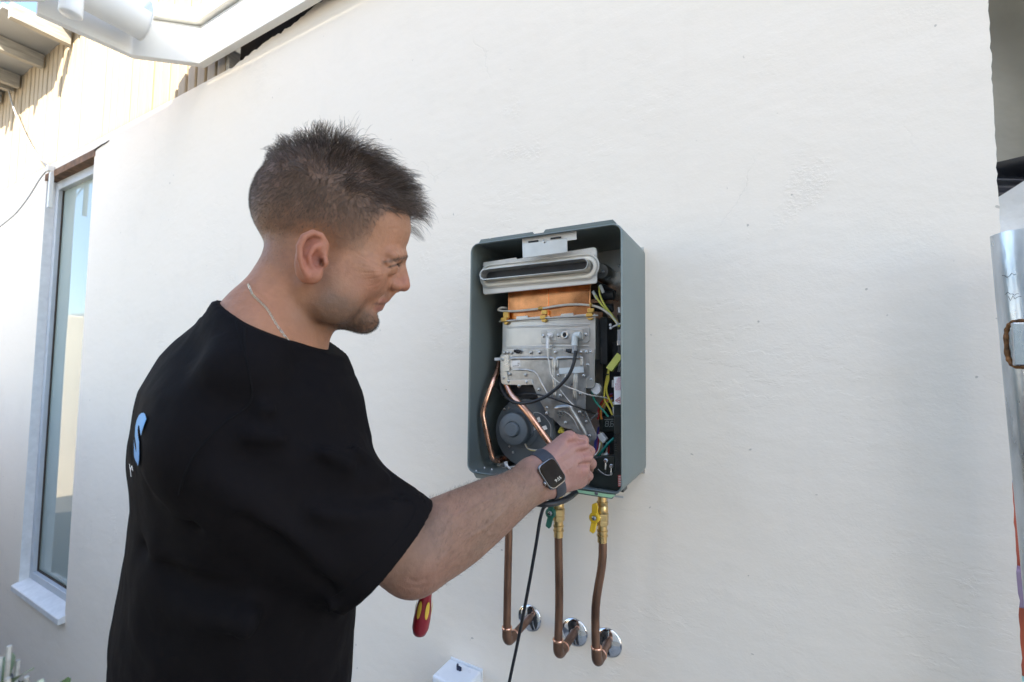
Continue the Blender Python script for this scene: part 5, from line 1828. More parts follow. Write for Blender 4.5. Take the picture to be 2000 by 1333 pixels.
nz = vnoise(hv, 60, 1, 3); nz2 = vnoise(hv, 220, 2, 2)
colr *= (1 + .12 * nz + .13 * nz2)[:, None]
colr *= 1 + np.array([.03, -.05, -.06]) * vnoise(hv, 35, 12, 2)[:, None]
blend((0.38, 0.145, 0.095), .55 * gauss(792, 552, 22, 20))                 # nose
blend((0.35, 0.145, 0.095), .40 * gauss(728, 558, 34, 30))                 # cheeks
blend((0.40, 0.205, 0.120), .45 * gauss(770, 460, 50, 32))                 # forehead
earm = sstep(hv[:, 2] * np.sign(hv[:, 2]), .074, .082) * gauss(608, 500, 40, 70)
blend((0.38, 0.120, 0.078), .65 * earm)
blend((0.38, 0.165, 0.088), .35 * gauss(520, 600, 60, 60))                 # neck
lipm = np.maximum(gauss(748, 587, 12, 5), gauss(740, 603, 11, 6)) * (PC < .024)
blend((0.27, 0.10, 0.08), .75 * lipm)
# stubble: jaw, chin, upper lip, patchy
stub = np.clip(1.1 * gauss(712, 632, 46, 24) + .80 * gauss(665, 612, 44, 26) + .55 * gauss(752, 576, 16, 8) + .55 * gauss(640, 575, 24, 44) + .35 * gauss(690, 585, 40, 26) + .5 * gauss(688, 640, 44, 14) + .35 * gauss(640, 618, 34, 26) + .35 * gauss(610, 620, 50, 40), 0, 1)
stub *= (1 - lipm)
stub = np.clip(stub * (1 + .6 * nz + .35 * nz2), 0, 1)
blend((0.085, 0.058, 0.040), .72 * stub)
# hair-covered scalp: fades down the sides
inside = in_poly(PA, PB, HAIR)
ed = pdist(PA, PB, HAIR)
fade = np.where(inside, sstep(ed, 0, 26) * .35 + .65 * sstep(PB * -1 + .12 * (PA - 600), -505, -385), 0)
fade = np.clip(fade * (1 + .18 * nz + .15 * nz2), 0, 1)
blend((0.125, 0.094, 0.074), .70 * fade)
# eyebrow tone, lash line, shade painted into the ear hollows, mouth line
brow = np.exp(-((PB - (502.5 + np.maximum(797 - PA, 0) * .22)) / 3.6) ** 2) * sstep(PA, 742, 762) * sstep(-PA, -800, -796)
blend((0.11, 0.072, 0.05), .45 * brow)
lash = np.exp(-((PB - (522.0 - (PA - 760) * .29)) / 2.0) ** 2) * sstep(PA, 754, 762) * (PA < 783) * (PC > .014)
blend((0.035, 0.022, 0.018), .85 * lash)
blend((0.20, 0.055, 0.035), .55 * gauss(617, 506, 11, 16) * (PC > .05))
blend((0.24, 0.07, 0.045), .5 * gauss(612, 470, 12, 6) * (PC > .06))
blend((0.10, 0.03, 0.02), .9 * np.exp(-((PX - 625.5) / 4.5) ** 2 - ((PY - 511) / 8) ** 2) * (PC > .035))
mouthl = np.exp(-((PB - 594) / 2.6) ** 2) * sstep(PA, 726, 736) * (PC < .026)
blend((0.10, 0.035, 0.03), .8 * mouthl)

av, aq = surface_nets(lambda p: np.maximum(arm_sdf(p), 0 + (np.asarray(p) - AP['sh'].astype(np.float32)) @ ((AP['sh'] - AP['el']) / np.linalg.norm(AP['sh'] - AP['el'])).astype(np.float32) - .02),
                      np.min([AP[k] for k in AP] + [at(1165, 850, .9), at(1165, 960, .9), at(1110, 830, .86)], 0) - .06,
                      np.max([AP[k] for k in AP] + [at(1165, 850, .9), at(1110, 830, .86)], 0) + .06, .00165)
lv_, lq_ = surface_nets(left_arm_sdf, np.min([LP[k] for k in LP] + [at(840, 1130, .70)], 0) - .07, np.max([LP[k] for k in LP] + [at(840, 1040, .76)], 0) + .07, .0030)


# body under the clothes, down to the feet
HIP = TC[-1].copy()
FLOORZ = 0.0


def leg_pts(s):
    hipj = HIP + (-TS if s < 0 else TS) * .095; hipj[2] = .98
    knee = hipj + TF * .04; knee[2] = .52
    ank = hipj - TF * .01; ank[2] = .10
    toe = ank + TF * .15; toe[2] = .045
    heel = ank - TF * .05; heel[2] = .045
    return hipj, knee, ank, toe, heel


def body_sdf(p):
    p = np.asarray(p, np.float32)
    d = torso_sdf(p, -.012)
    d = np.where(p[:, 2] < TCs[0, 2], np.maximum(d, TCs[0, 2] - p[:, 2]), d)
    pel = HIP.copy(); pel[2] = 1.0
    d = smin(d, ell(p, pel, (.15, .15, .14)), .05)
    for s in (-1, 1):
        h_, k_, a_, t_, he = leg_pts(s)
        d = smin(d, chain(p, [h_, k_, a_], [.088, .058, .042], .02), .03)
        d = smin(d, chain(p, [he, t_], [.038, .036]), .02)
    return d


bv, bq = surface_nets(body_sdf, (HIP[0] - .35, HIP[1] - .35, -.01), (HIP[0] + .4, HIP[1] + .4, 1.72), .009)

apx, apy = project(av)
AN0 = vert_normals(av, aq)
adisp = np.zeros(len(av))
facing = ((CAM - av) * AN0).sum(1) > 0
for pts, wd, dp in (([(1072, 912), (1090, 897), (1108, 884), (1120, 872)], 2.4, .0010), ([(1082, 938), (1104, 920), (1124, 906)], 2.2, .0009), ([(1096, 905), (1106, 915), (1112, 930)], 2.0, .0006), ([(880, 1012), (930, 990), (985, 960), (1020, 935)], 4.0, .0009), ([(900, 1060), (950, 1030), (1000, 985)], 4.5, .0008), ([(930, 1020), (955, 1045), (985, 1040)], 4.0, .0006),
                    ([(1126, 858), (1132, 864), (1134, 872)], 1.3, -.0007), ([(1121, 860), (1127, 867), (1129, 875)], 1.2, -.0006), ([(1137, 886), (1141, 892), (1141, 900)], 1.3, -.0007), ([(1133, 911), (1137, 917), (1136, 925)], 1.3, -.0007), ([(1132, 888), (1136, 894), (1136, 901)], 1.2, -.0005), ([(1108, 848), (1116, 852), (1119, 860)], 1.3, -.0006),
                    ([(1040, 905), (1048, 930), (1056, 960)], 2.0, -.0005), ([(1096, 860), (1104, 862), (1112, 868)], 2.0, -.0004), ([(790, 1130), (815, 1138), (840, 1128)], 5.0, -.0010), ([(800, 1146), (820, 1150), (838, 1142)], 4.0, -.0008)):
    dd, tt = pl_dist(pts, apx, apy)
    adisp += dp * np.exp(-(dd / wd) ** 2) * np.minimum(1, np.minimum(tt, 1 - tt) * 5 + .2)
adisp = np.where(facing, adisp, 0) + .00022 * vnoise(av, 240, 19, 2)
av = av + AN0 * adisp[:, None]
SKA = np.array([0.235, 0.132, 0.088])  # arm skin toned darker, its deeper shade put into the colour
n1 = vnoise(av, 30, 4, 3); n2 = vnoise(av, 160, 5, 2)
acol = np.tile(SKA, (len(av), 1)) * (1 + .14 * n1 + .12 * n2)[:, None] * (1 + np.array([.04, -.05, -.06]) * vnoise(av, 22, 14, 2)[:, None])
hm_ = sstep(np.linalg.norm(av - at(1110, 890, .79), axis=1), .11, .06)[:, None]
acol = acol * (1 - hm_) + (np.array([0.33, 0.178, 0.142]) * (1 + .06 * n1 + .05 * n2)[:, None]) * hm_
for nm in ('im', 'mm', 'rm', 'lm'):
    x, y, z = HAND[nm]
    k_ = (np.exp(-(np.linalg.norm(av - at(x, y, z - .012), axis=1) / .012) ** 2) * .45)[:, None]
    acol = acol * (1 - k_) + np.array([0.36, 0.145, 0.115]) * k_
elb = (np.exp(-(np.linalg.norm(av - at(812, 1130, .565), axis=1) / .035) ** 2) * .40)[:, None]
acol = acol * (1 - elb) + np.array([0.26, 0.105, 0.075]) * elb
allv = np.concatenate([hw, av, lv_, bv])
o1, o2, o3 = len(hw), len(hw) + len(av), len(hw) + len(av) + len(lv_)
allq = np.concatenate([hq, aq + o1, lq_ + o2, bq + o3])
allc = np.concatenate([colr, acol, np.tile(SKA, (len(lv_), 1)), np.tile(SKA, (len(bv), 1))])
bme_ = np_mesh("body", allv, allq)
set_color(bme_, "tone", np.clip(allc, 0, 1))


def mat_skin():
    m, nt, b = new_mat("skin")
    L = nt.links.new
    a = N(nt, "ShaderNodeVertexColor"); a.layer_name = "tone"
    tc = N(nt, "ShaderNodeTexCoord")
    L(a.outputs[0], b.inputs["Base Color"])
    b.inputs["Subsurface Weight"].default_value = 0.10
    b.inputs["Subsurface Radius"].default_value = (1.0, 0.35, 0.2)
    b.inputs["Subsurface Scale"].default_value = 0.004
    b.inputs["Roughness"].default_value = 0.50
    b.inputs["Specular IOR Level"].default_value = 0.32
    n1_ = N(nt, "ShaderNodeTexNoise"); n1_.inputs["Scale"].default_value = 700; n1_.inputs["Detail"].default_value = 3
    v1 = N(nt, "ShaderNodeTexVoronoi"); v1.inputs["Scale"].default_value = 900
    n2_ = N(nt, "ShaderNodeTexNoise"); n2_.inputs["Scale"].default_value = 130; n2_.inputs["Detail"].default_value = 5
    for q in (n1_, v1, n2_): L(tc.outputs["Object"], q.inputs["Vector"])
    s1 = N(nt, "ShaderNodeMath", operation='MULTIPLY'); s1.inputs[1].default_value = .00022; L(v1.outputs[0], s1.inputs[0])
    s2 = N(nt, "ShaderNodeMath", operation='MULTIPLY_ADD'); s2.inputs[1].default_value = .0009; L(n2_.outputs[0], s2.inputs[0]); L(s1.outputs[0], s2.inputs[2])
    s3 = N(nt, "ShaderNodeMath", operation='MULTIPLY_ADD'); s3.inputs[1].default_value = .0002; L(n1_.outputs[0], s3.inputs[0]); L(s2.outputs[0], s3.inputs[2])
    bp = N(nt, "ShaderNodeBump"); bp.inputs["Distance"].default_value = 1.0; bp.inputs["Strength"].default_value = 1.0
    L(s3.outputs[0], bp.inputs["Height"]); L(bp.outputs[0], b.inputs["Normal"])
    rn = N(nt, "ShaderNodeMapRange"); rn.inputs[3].default_value = .40; rn.inputs[4].default_value = .62
    L(n2_.outputs[0], rn.inputs[0]); L(rn.outputs[0], b.inputs["Roughness"])
    return m


M['skin'] = mat_skin()
body = link_mesh("body", bme_, M['skin'], person, smooth=True)

# ---------------------------------------------------------------- t-shirt
slo = np.min(np.concatenate([TC - .27, [at(840, 1200, .58) - .02], [LP['sh'] - .12], [at(400, 1000, .38)]]), 0); slo[2] = 0.98
shi = np.max(np.concatenate([TC + .27, [at(840, 960, .60) + .05], [LP['sh'] + .12]]), 0); shi[2] = from_head(hd(432, 560, 0))[2]
sv, sq = surface_nets(shirt_sdf, slo, shi, .0040, margin=2.0)
sme = np_mesh("t_shirt", sv, sq)


def mat_cloth():
    m, nt, b = new_mat("black_cotton")
    L = nt.links.new
    tc = N(nt, "ShaderNodeTexCoord")
    n1_ = N(nt, "ShaderNodeTexNoise"); n1_.inputs["Scale"].default_value = 9; n1_.inputs["Detail"].default_value = 6
    n2_ = N(nt, "ShaderNodeTexNoise"); n2_.inputs["Scale"].default_value = 1500; n2_.inputs["Detail"].default_value = 2
    n3_ = N(nt, "ShaderNodeTexNoise"); n3_.inputs["Scale"].default_value = 60; n3_.inputs["Detail"].default_value = 4
    for q in (n1_, n2_, n3_): L(tc.outputs["Object"], q.inputs["Vector"])
    mx = N(nt, "ShaderNodeMix", data_type='RGBA'); mx.inputs[6].default_value = (0.0042, 0.0036, 0.0041, 1); mx.inputs[7].default_value = (0.0088, 0.0073, 0.0076, 1)
    L(n1_.outputs[0], mx.inputs[0]); L(mx.outputs[2], b.inputs["Base Color"])
    b.inputs["Roughness"].default_value = 0.85
    b.inputs["Specular IOR Level"].default_value = 0.07
    b.inputs["Sheen Weight"].default_value = 0.0
    b.inputs["Sheen Roughness"].default_value = 0.5
    s1 = N(nt, "ShaderNodeMath", operation='MULTIPLY'); s1.inputs[1].default_value = .0003; L(n2_.outputs[0], s1.inputs[0])
    s2 = N(nt, "ShaderNodeMath", operation='MULTIPLY_ADD'); s2.inputs[1].default_value = .0016; L(n3_.outputs[0], s2.inputs[0]); L(s1.outputs[0], s2.inputs[2])
    bp = N(nt, "ShaderNodeBump"); bp.inputs["Distance"].default_value = 1.0; bp.inputs["Strength"].default_value = .7
    L(s2.outputs[0], bp.inputs["Height"]); L(bp.outputs[0], b.inputs["Normal"])
    return m


M['cotton'] = mat_cloth()
shirt = link_mesh("t_shirt", sme, M['cotton'], person, smooth=True)
tag(shirt, "loose black short-sleeved t-shirt with blue print on the back")

# trousers and boots (below the picture)
def trouser_sdf(p):
    p = np.asarray(p, np.float32)
    pel = HIP.copy(); pel[2] = 1.0
    d = ell(p, pel, (.165, .165, .15))
    for s in (-1, 1):
        h_, k_, a_, t_, he = leg_pts(s)
        d = smin(d, chain(p, [h_, k_, a_], [.105, .078, .066], .02), .03)
    d = d - .003 * np.sin(p[:, 2] * 60 + 20 * p[:, 0])
    return smax(d, .085 - p[:, 2], .004)


tv, tq = surface_nets(trouser_sdf, (HIP[0] - .35, HIP[1] - .35, .05), (HIP[0] + .35, HIP[1] + .35, 1.16), .010)
link_mesh("trousers", np_mesh("trousers", tv, tq), mat("charcoal_workwear", (.025, .026, .03), .8, var=.2, scale=30, bump=.001), person, smooth=True)
for s in (-1, 1):
    h_, k_, a_, t_, he = leg_pts(s)

    def boot(p):
        p = np.asarray(p, np.float32)
        d = chain(p, [he, t_], [.048, .045])
        d = smin(d, rc(p, a_, a_ + np.array([0, 0, .08]), .052, .054), .02)
        return smax(d, -p[:, 2] + .002, .003)
    vv, qq = surface_nets(boot, np.minimum(he, t_) - .08, np.maximum(a_, t_) + .15, .006)
    link_mesh("boot", np_mesh("boot", vv, qq), mat("boot_leather", (.03, .022, .015), .5, var=.2), person, smooth=True)
# ---------------------------------------------------------------- hair
HRNG = np.random.default_rng(21)


def sample_roots(verts, quads, mask, n):
    tri = np.concatenate([quads[:, [0, 1, 2]], quads[:, [0, 2, 3]]])
    w_ = mask[tri].mean(1)
    a, b_, c = verts[tri[:, 0]], verts[tri[:, 1]], verts[tri[:, 2]]
    ar = np.linalg.norm(np.cross(b_ - a, c - a), axis=1) * w_
    pr = ar / ar.sum()
    id_ = HRNG.choice(len(tri), n, p=pr)
    r1, r2 = np.sqrt(HRNG.random(n)), HRNG.random(n)
    P = (1 - r1)[:, None] * a[id_] + (r1 * (1 - r2))[:, None] * b_[id_] + (r1 * r2)[:, None] * c[id_]
    return P, tri[id_]


def strands_mesh(name, paths, rad, col):
    """paths (n,k,3); rad (n,k); col (n,3)"""
    n, k, _ = paths.shape
    T = np.gradient(paths, axis=1); T /= np.linalg.norm(T, axis=2, keepdims=True) + 1e-12
    ref = np.where(np.abs(T[..., 2:3]) < .9, np.array([0, 0, 1.0]), np.array([1.0, 0, 0]))
    A_ = np.cross(T, ref); A_ /= np.linalg.norm(A_, axis=2, keepdims=True)
    B_ = np.cross(T, A_)
    V = np.empty((n, k, 3, 3))
    for j in range(3):
        w_ = 2 * math.pi * j / 3
        V[:, :, j] = paths + rad[..., None] * (math.cos(w_) * A_ + math.sin(w_) * B_)
    V = V.reshape(-1, 3)
    base = (np.arange(n) * k * 3)[:, None, None]
    i_ = np.arange(k - 1)[None, :, None] * 3; j_ = np.arange(3)[None, None, :]; j2 = (j_ + 1) % 3
    Q = np.stack(np.broadcast_arrays(base + i_ + j_, base + i_ + j2, base + i_ + 3 + j2, base + i_ + 3 + j_), -1).reshape(-1, 4)
    me = np_mesh(name, V, Q)
    set_color(me, "tone", np.repeat(col, k * 3, axis=0))
    return me


mh, nt, b = new_mat("hair_strands")
va = N(nt, "ShaderNodeVertexColor"); va.layer_name = "tone"
nt.links.new(va.outputs[0], b.inputs["Base Color"])
b.inputs["Roughness"].default_value = .48
b.inputs["Specular IOR Level"].default_value = .35
M['hair'] = mh

HNv = vert_normals(hv, hq)
lineL = lambda x: np.interp(x, [480, 540, 600, 660, 720, 770, 805], [318, 322, 345, 372, 400, 414, 424])
inside = in_poly(PX, PY, HAIR)
topw = sstep(lineL(PX) - PY, -14, 16) * inside


def grow(roots, tri, dirs, length, k, droop, noise, r0, r1, side=None):
    n = len(roots)
    P = np.empty((n, k, 3)); P[:, 0] = roots - dirs * .001
    d = dirs.copy()
    st = (length / (k - 1))[:, None]
    for i in range(1, k):
        d = d + np.array(droop) * (i / k) + HRNG.normal(0, noise, (n, 3))
        d /= np.linalg.norm(d, axis=1, keepdims=True)
        P[:, i] = P[:, i - 1] + d * st
    rad = np.linspace(1, 0, k)[None] ** .7 * (r0 - r1) + r1
    return P, np.broadcast_to(rad, (n, k)).copy()


# long spiky top
nT = 7200
rp_, tri_ = sample_roots(hv, hq, topw, nT)
nn_ = HNv[tri_].mean(1); nn_ /= np.linalg.norm(nn_, axis=1, keepdims=True)
rx = PX[tri_].mean(1); ry = PY[tri_].mean(1)
fr_t = sstep(rx, 560, 780)                       # 0 crown, 1 fringe
fl = np.stack([vnoise(rp_, 55, 31 + i, 2) for i in range(3)], 1)
dirs = nn_ * (.95 - .45 * fr_t)[:, None] + np.array([1.0, 0, 0]) * (-.12 + 1.05 * fr_t)[:, None] + np.array([0, 1.0, 0]) * (.30 - .12 * fr_t)[:, None] + fl * .85 + HRNG.normal(0, .24, (nT, 3))
dirs /= np.linalg.norm(dirs, axis=1, keepdims=True)
tw_ = topw[tri_].mean(1)
ln_ = (.020 + .019 * sstep(rx, 540, 720) + .006 * sstep(rx, 740, 795)) * (.62 + .55 * HRNG.random(nT)) * (.35 + .65 * sstep(tw_, .3, 1.0))
ln_ *= 1 + .28 * vnoise(rp_, 90, 40, 2)
ln_ *= .45 + .55 * sstep(rx, 505, 585)
ln_ *= np.where(HRNG.random(nT) < .07, 1.35, 1.0)
Pt, Rt = grow(rp_, tri_, dirs, ln_, 8, (.08, -.26, 0), .085, .00024, .00006)
# gather strands into pointed tufts
ncl = 300
cc_ = HRNG.choice(nT, ncl, replace=False)
own = np.empty(nT, int)
for s in range(0, nT, 1000):
    own[s:s + 1000] = np.argmin(((rp_[s:s + 1000, None] - rp_[cc_][None]) ** 2).sum(2), 1)
gt_ = (np.linspace(0, 1, 8) ** 1.4)[None, :, None] * (.45 + .35 * HRNG.random((nT, 1, 1)))
gd = Pt[cc_[own]]
gd = gd - gd[:, :1] + (rp_[:, None] * .45 + gd[:, :1] * .55)
Pt = Pt * (1 - gt_) + gd * gt_
ct = np.array([0.165, 0.124, 0.100]) * (.28 + .9 * HRNG.random((nT, 1))) + (HRNG.random((nT, 1)) < .06) * .08
# clipped sides, fading out downwards
sidew = inside * (1 - topw * .9) * (.25 + .75 * np.clip(fade, 0, 1))
nS = 21000
rs_, ts_ = sample_roots(hv, hq, sidew, nS)
ns_ = HNv[ts_].mean(1); ns_ /= np.linalg.norm(ns_, axis=1, keepdims=True)
sy = PY[ts_].mean(1); sx_ = PX[ts_].mean(1)
up_t = sstep(-sy, -500, -350)
ds_ = ns_ * (.35 + .35 * up_t)[:, None] + np.array([-.15, -.75, 0]) + HRNG.normal(0, .16, (nS, 3)) + np.array([.5, 0, 0]) * sstep(sx_, 640, 720)[:, None]
ds_ /= np.linalg.norm(ds_, axis=1, keepdims=True)
ls_ = (.0022 + .0060 * up_t ** 1.5) * (.55 + .45 * sstep(sx_, 500, 580)) * (.7 + .6 * HRNG.random(nS))
Ps, Rs = grow(rs_, ts_, ds_, ls_, 4, (0, -.08, 0), .05, .00012, .00004)
cs = np.array([0.13, 0.098, 0.074]) * (.6 + .8 * HRNG.random((nS, 1)))
link_mesh("hair", strands_mesh("hair", from_head(Pt), Rt, ct), M['hair'], person)
link_mesh("clipped_hair", strands_mesh("clipped_hair", from_head(Ps), Rs, cs), M['hair'], person)
# stubble
nB = 8500
rb_, tb2 = sample_roots(hv, hq, np.clip(stub, 0, 1) ** 1.3, nB)
nb2 = HNv[tb2].mean(1)
db_ = nb2 * .55 + np.array([.35, -.75, 0]) + HRNG.normal(0, .25, (nB, 3)); db_ /= np.linalg.norm(db_, axis=1, keepdims=True)
bx_ = PX[tb2].mean(1); by_ = PY[tb2].mean(1)
lb_ = (.0014 + .0030 * np.exp(-((bx_ - 716) / 40) ** 2 - ((by_ - 634) / 22) ** 2)) * (.6 + .7 * HRNG.random(nB))
Pb_, Rb_ = grow(rb_, tb2, db_, lb_, 3, (0, 0, 0), .05, .00012, .00005)
link_mesh("stubble", strands_mesh("stubble", from_head(Pb_), Rb_, np.array([0.08, 0.056, 0.04]) * (.5 + .9 * HRNG.random((nB, 1)))), M['hair'], person)
# eyebrows
nE = 380
rb_, tb2 = sample_roots(hv, hq, brow ** 1.5 * (PC > .004), nE)
db_ = HNv[tb2].mean(1) * .35 + np.array([-.9, -.15, 0]) * np.array([1, 1, 1]) + HRNG.normal(0, .2, (nE, 3)); db_ /= np.linalg.norm(db_, axis=1, keepdims=True)
Pb_, Rb_ = grow(rb_, tb2, db_, .0065 * (.5 + .7 * HRNG.random(nE)), 4, (0, -.08, 0), .05, .00016, .00005)
link_mesh("eyebrow", strands_mesh("eyebrow", from_head(Pb_), Rb_, np.array([0.11, 0.08, 0.06]) * (.5 + .9 * HRNG.random((nE, 1)))), M['hair'], person)
# lashes
nL = 90
rb_, tb2 = sample_roots(hv, hq, np.exp(-((PY - (521 - (PX - 760) * .29)) / 1.6) ** 2) * (PX > 756) * (PX < 784) * (PC > .016), nL)
db_ = HNv[tb2].mean(1) * .5 + np.array([.6, -.45, 0]) + HRNG.normal(0, .12, (nL, 3)); db_ /= np.linalg.norm(db_, axis=1, keepdims=True)
Pb_, Rb_ = grow(rb_, tb2, db_, .006 * (.6 + .5 * HRNG.random(nL)), 4, (0, .10, 0), .03, .00016, .00005)
link_mesh("eyelashes", strands_mesh("eyelashes", from_head(Pb_), Rb_, np.full((nL, 3), .02)), M['hair'], person)
# ================================================================== THINGS WORN, PRINTED AND HELD
def bvh_of(me):
    vs_ = [v.co.copy() for v in me.vertices]; ps_ = [tuple(p.vertices) for p in me.polygons]
    return BVHTree.FromPolygons(vs_, ps_)


BVB = bvh_of(bme_); BVS = bvh_of(sme)


def hit(bv_, px_, py_):
    d = Vector(ray(px_, py_)).normalized()
    h_ = bv_.ray_cast(Vector(CAM), d)
    return (np.array(h_[0]), np.array(h_[1])) if h_[0] is not None else (None, None)


# seams on the shirt: sleeve set-in seam and hem stitching as fine raised lines
M['thread'] = mat("black_thread", (0.007, 0.0065, 0.007), .95, spec=.1)


def seam_line(name, pxs, r, lift=.0002):
    pts = []
    for x, y in spline([(a_, b_, 0) for a_, b_ in pxs], 10) if False else [(q[0], q[1]) for q in spline([np.array([a_, b_, 0.0]) for a_, b_ in pxs], 8)]:
        h_, n_ = hit(BVS, x, y)
        if h_ is not None: pts.append(h_ + n_ * lift)
    if len(pts) > 3:
        # light smoothing
        P = np.array(pts)
        for _ in range(3): P[1:-1] = (P[:-2] + 2 * P[1:-1] + P[2:]) / 4
        MB().tube(list(P), r, 6).build(name, M['thread'], shirt, smooth=True)


seam_line("sleeve_seam", [(478, 640), (480, 700), (492, 782), (440, 825), (383, 885), (360, 930), (350, 966)], .0011)
seam_line("hem_stitch", [(815, 985), (800, 1022), (742, 1095), (690, 1140), (648, 1168)], .0006)
seam_line("shoulder_seam", [(458, 618), (468, 660), (478, 700)], .0008)

# print on the back of the shirt
def back_print(body_, size, px_r, py_mid, m_, name, shear=0.0, offset=0.0):
    cu = bpy.data.curves.new(name, 'FONT'); cu.body = body_; cu.size = 1.0; cu.resolution_u = 4; cu.offset = offset; cu.shear = shear
    ob = bpy.data.objects.new(name, cu); COL.objects.link(ob)
    me = bpy.data.meshes.new_from_object(ob.evaluated_get(bpy.context.evaluated_depsgraph_get()))
    bpy.data.objects.remove(ob); bpy.data.curves.remove(cu)
    bm = bmesh.new(); bm.from_mesh(me)
    bmesh.ops.triangulate(bm, faces=bm.faces[:])
    for _ in range(3): bmesh.ops.subdivide_edges(bm, edges=[e for e in bm.edges if e.calc_length() > .06], cuts=1)
    bmesh.ops.triangulate(bm, faces=bm.faces[:])
    co = np.array([v.co[:] for v in bm.verts]); mn, mx = co.min(0), co.max(0)
    sc_ = size / (mx[1] - mn[1])
    zc = at(250, py_mid, .60)[2]
    cxy = np.array([np.interp(zc, TCs[:, 2], TCs[:, 0]), np.interp(zc, TCs[:, 2], TCs[:, 1]), zc])

    def drop(s, z):
        o_ = cxy + TS * s - TF * .6; o_[2] = z
        h_ = BVS.ray_cast(Vector(o_), Vector(TF))
        return np.array(h_[0]) if h_[0] is not None else None
    best = None
    for s in np.linspace(-.02, .17, 77):
        q = drop(s, zc)
        if q is None: continue
        x_, y_ = project(q[None])
        if best is None or abs(x_[0] - px_r) < best[0]: best = (abs(x_[0] - px_r), s)
    sr = best[1]
    dead = []
    for v in bm.verts:
        s = sr - (mx[0] - v.co[0]) * sc_ * 1.35
        z = zc + (v.co[1] - (mn[1] + mx[1]) / 2) * sc_
        q = drop(s, z)
        if q is None: dead.append(v); continue
        v.co = Vector(q - TF * .0016 + TS * .0006)
    bmesh.ops.delete(bm, geom=dead, context='VERTS')
    bm.to_mesh(me); bm.free()
    return link_mesh(name, me, m_, shirt)


mp_, nt, b = new_mat("blue_print")
tcn = N(nt, "ShaderNodeTexCoord"); sx_n = N(nt, "ShaderNodeSeparateXYZ"); nt.links.new(tcn.outputs["Object"], sx_n.inputs[0])
zt_, zb_ = at(250, 815, .60)[2], at(250, 905, .60)[2]
mrn = N(nt, "ShaderNodeMapRange"); mrn.inputs[1].default_value = zb_; mrn.inputs[2].default_value = zt_
nt.links.new(sx_n.outputs[2], mrn.inputs[0])
mxn = N(nt, "ShaderNodeMix", data_type='RGBA'); mxn.inputs[6].default_value = (.02, .15, .54, 1); mxn.inputs[7].default_value = (.10, .34, .66, 1)
nt.links.new(mrn.outputs[0], mxn.inputs[0]); nt.links.new(mxn.outputs[2], b.inputs["Base Color"])
b.inputs["Roughness"].default_value = .6
back_print("S", .050, 279, 814, mp_, "printed_letter", 0.0, .05)
back_print("Y\"", .013, 264, 872, mat("white_print", (.72, .74, .76), .6), "printed_lettering", 0.0, .02)

# ---------------------------------------------------------------- necklace
near = [hit(BVB, x, y)[0] for x, y in [(q[0], q[1]) for q in spline([np.array([a_, b_, 0.0]) for a_, b_ in ((486, 556), (495, 577), (521, 603), (539, 632), (557, 658), (572, 676))], 10)]]
near = [q for q in near if q is not None]
cn = np.array([to_head(q[None])[0] for q in near], float)
cn[:, 2] += .0010
far = cn[::-1].copy(); far[:, 2] *= -1
bkp = cn[0].copy(); bkp[2] = 0; bkp[0] -= .004; bkp[1] += .004
frp = cn[-1].copy(); frp[2] = 0; frp[0] += .022; frp[1] -= .012
loop = spline([*cn[::5], cn[-1], (cn[-1] + frp) / 2 + [.006, 0, .004], frp, (far[0] + frp) / 2 + [.006, 0, -.004], far[0], *far[::5][1:], bkp], 10, closed=True)
loop = np.array([from_head(q) for q in loop])
seg = np.linalg.norm(np.roll(loop, -1, 0) - loop, axis=1); cum = np.concatenate([[0], np.cumsum(seg)])
nlk = int(cum[-1] / .0026)
lk = MB()
lp2 = np.vstack([loop, loop[:1]])
for k in range(nlk):
    s = (k + .5) / nlk * cum[-1]
    p = np.array([np.interp(s, cum, lp2[:, i]) for i in range(3)]); p2 = np.array([np.interp(min(s + .001, cum[-1]), cum, lp2[:, i]) for i in range(3)])
    t = p2 - p; t /= np.linalg.norm(t) + 1e-12
    out = p - from_head(hd(545, 620, 0)); out -= t * (out @ t); out /= np.linalg.norm(out)
    sd = np.cross(t, out)
    a_ = R(38 if k % 2 else -30)
    s1_ = math.cos(a_) * sd + math.sin(a_) * out
    ring = [p + t * .0019 * math.cos(w_) + s1_ * .00105 * math.sin(w_) for w_ in np.linspace(0, 2 * math.pi, 9)]
    lk.tube(ring, .00038, 5, caps=False)
nk = lk.build("necklace", mat("silver_gold_chain", (.55, .47, .36), .3, metal=1.0, var=.1), smooth=True)
tag(nk, "fine metal curb chain around the neck above the black collar", "necklace")

# ---------------------------------------------------------------- watch
M['watch_case'] = mat("steel_watch_case", (.22, .22, .225), .22, metal=1.0, var=.05, rvar=.05)
M['strap'] = mat("dark_rubber_strap", (.022, .028, .040), .5, var=.1)
h0, n0 = hit(BVB, 1074, 927)
ax_w = at(1104, 893, .790) - at(1030, 948, .742); ax_w /= np.linalg.norm(ax_w)
cent = h0 + ray(1074, 927) / np.linalg.norm(ray(1074, 927)) * .030
nw = n0 - ax_w * (n0 @ ax_w); nw /= np.linalg.norm(nw)
vw = -ray(1074, 927); vw /= np.linalg.norm(vw); vw -= ax_w * (vw @ ax_w); vw /= np.linalg.norm(vw)
nw = .35 * nw + .65 * vw; nw /= np.linalg.norm(nw)
lw = np.cross(nw, ax_w); lw /= np.linalg.norm(lw)
if lw[2] > 0: lw = -lw                       # points towards the lower end of the case
watch = empty("wrist_watch", h0, "steel smart watch with dark rubber strap on the working wrist", "watch")
base_c = h0 + nw * .0005
bnd = []
